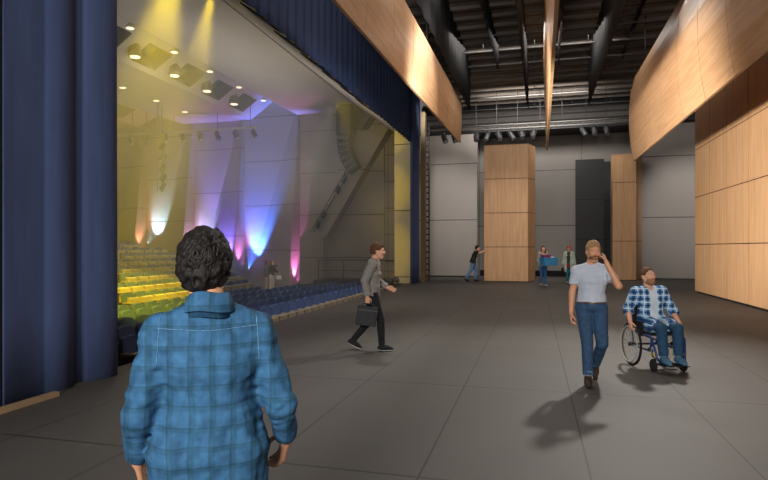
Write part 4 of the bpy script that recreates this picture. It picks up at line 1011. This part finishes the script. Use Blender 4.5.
# key from high up far right, throws the long soft shadows
spot((17,-3.2,8.6), (7.8,-.4,.3), 4500, 50, blend=1, r=.3)
spot((14,3.9,9.3), (9,-2.5,0), 2200, 70, blend=.9, r=.3)
# wood washes, spots added without fixtures to brighten canopies, wall and tower
spot((12,4.7,3.3), (18.5,-5.8,4.4), 8500, 68, (1,.94,.86), .9, .4)
spot((19,1.5,9.2), (28.5,1.4,2.5), 1700, 30, (1,.94,.86), .9, .2)
# far walls and recess: unseen spots and area panel added to brighten them
spot((25,-8,9.2), (32.5,-7.6,3.5), 2000, 40, (1,.96,.92), .9, .3)
spot((25,4.6,9.2), (32.5,4.9,4), 1500, 40, (1,.96,.92), .9, .3)
area((29.5,0,9.4), (34.3,0,4), 480, 5, size2=1)
# invisible spots added to brighten the blue curtain and the valance
spot((9.5,2.6,8.8), (5.6,5.3,2.5), 420, 60, (.95,.97,1), .9, .3)
spot((14,1.5,5.2), (16,5.5,7.8), 500, 100, (.95,.97,1), .9, .4)
# auditorium: soft area fill added for seats, walls and ceiling
area((19,11.5,9.3), (19,13,0), 330, 12, size2=4, c=(1,.93,.82))
area((20,19,9.2), (22,19,0), 220, 10, size2=4, c=(1,.93,.82))
area((20,10,4.0), (22,14,9.5), 260, 8, size2=3, c=(1,.93,.82))
# coloured uplights at the foot of the wall bays
ups = [((30.25,16.2,.4),(31.0,15.8,3.0),(.06,.18,1),13000,52), ((30.3,19.8,1.4),(31.0,19.5,2.8),(.4,.45,1),2400,50), ((30.3,23.1,1.9),(31.0,22.8,3.3),(.5,.8,1),2200,50), ((29.4,17.3,.5),(30.2,17.6,2.6),(.2,.14,1),6500,50),
       ((30.2,13.05,-.3),(30.5,13.3,4),(1,.25,.8),1200,70), ((30.2,16.55,.6),(30.5,16.85,5),(.9,.2,.6),900,70), ((30.2,20.0,1.3),(30.5,20.3,5),(.9,.4,.8),700,70), ((30.2,23.4,1.5),(30.5,23.7,5),(1,.35,.2),800,60)]
for i, (p, t, c, e, dg) in enumerate(ups): spot(p, t, e, dg, c, .8, .05)
# yellow beams
Yc = (1,.72,.02)
spot((9.0,6.25,6.85), (12.6,11.3,-.6), 12500, 42, Yc, .8, .1)
spot((14,8.6,8.7), (15.8,11.9,.3), 12000, 30, Yc, .8, .1)
for z in (7.2,4.4,1.5): spot((17,6.05,6.3), (26,6.85,z), 1300, 19, Yc, .8, .1)
spot((24,8.5,8.5), (28.2,14,.2), 1500, 26, (1,.95,.88), .8, .2)  # unseen white spot added to brighten the two women in the auditorium
# spot added above the stage to brighten the seat fronts
spot((15,.5,9.2), (17.5,8.5,-.5), 2200, 62, (1,.97,.93), .8, .3)
# haze in the auditorium
m, N, L, b = newmat('haze'); N.remove(b)
vs_ = N.new('ShaderNodeVolumeScatter'); vs_.inputs['Density'].default_value = .022; vs_.inputs['Anisotropy'].default_value = .1
L.new(vs_.outputs[0], N['Material Output'].inputs['Volume'])
hz = MB().box((6.45,5.95,-.7),(30.95,26.9,9.3)).build('haze', m)
tag(hz, 'thin theatrical haze filling the auditorium and catching the coloured beams', 'haze', kind='stuff')
sc.view_settings.view_transform = 'Standard'; sc.view_settings.look = 'None'; sc.view_settings.exposure = 0; sc.view_settings.gamma = 1
sc.view_settings.use_curve_mapping = False
sc.cycles.use_denoising = True
sc.cycles.max_bounces = 6
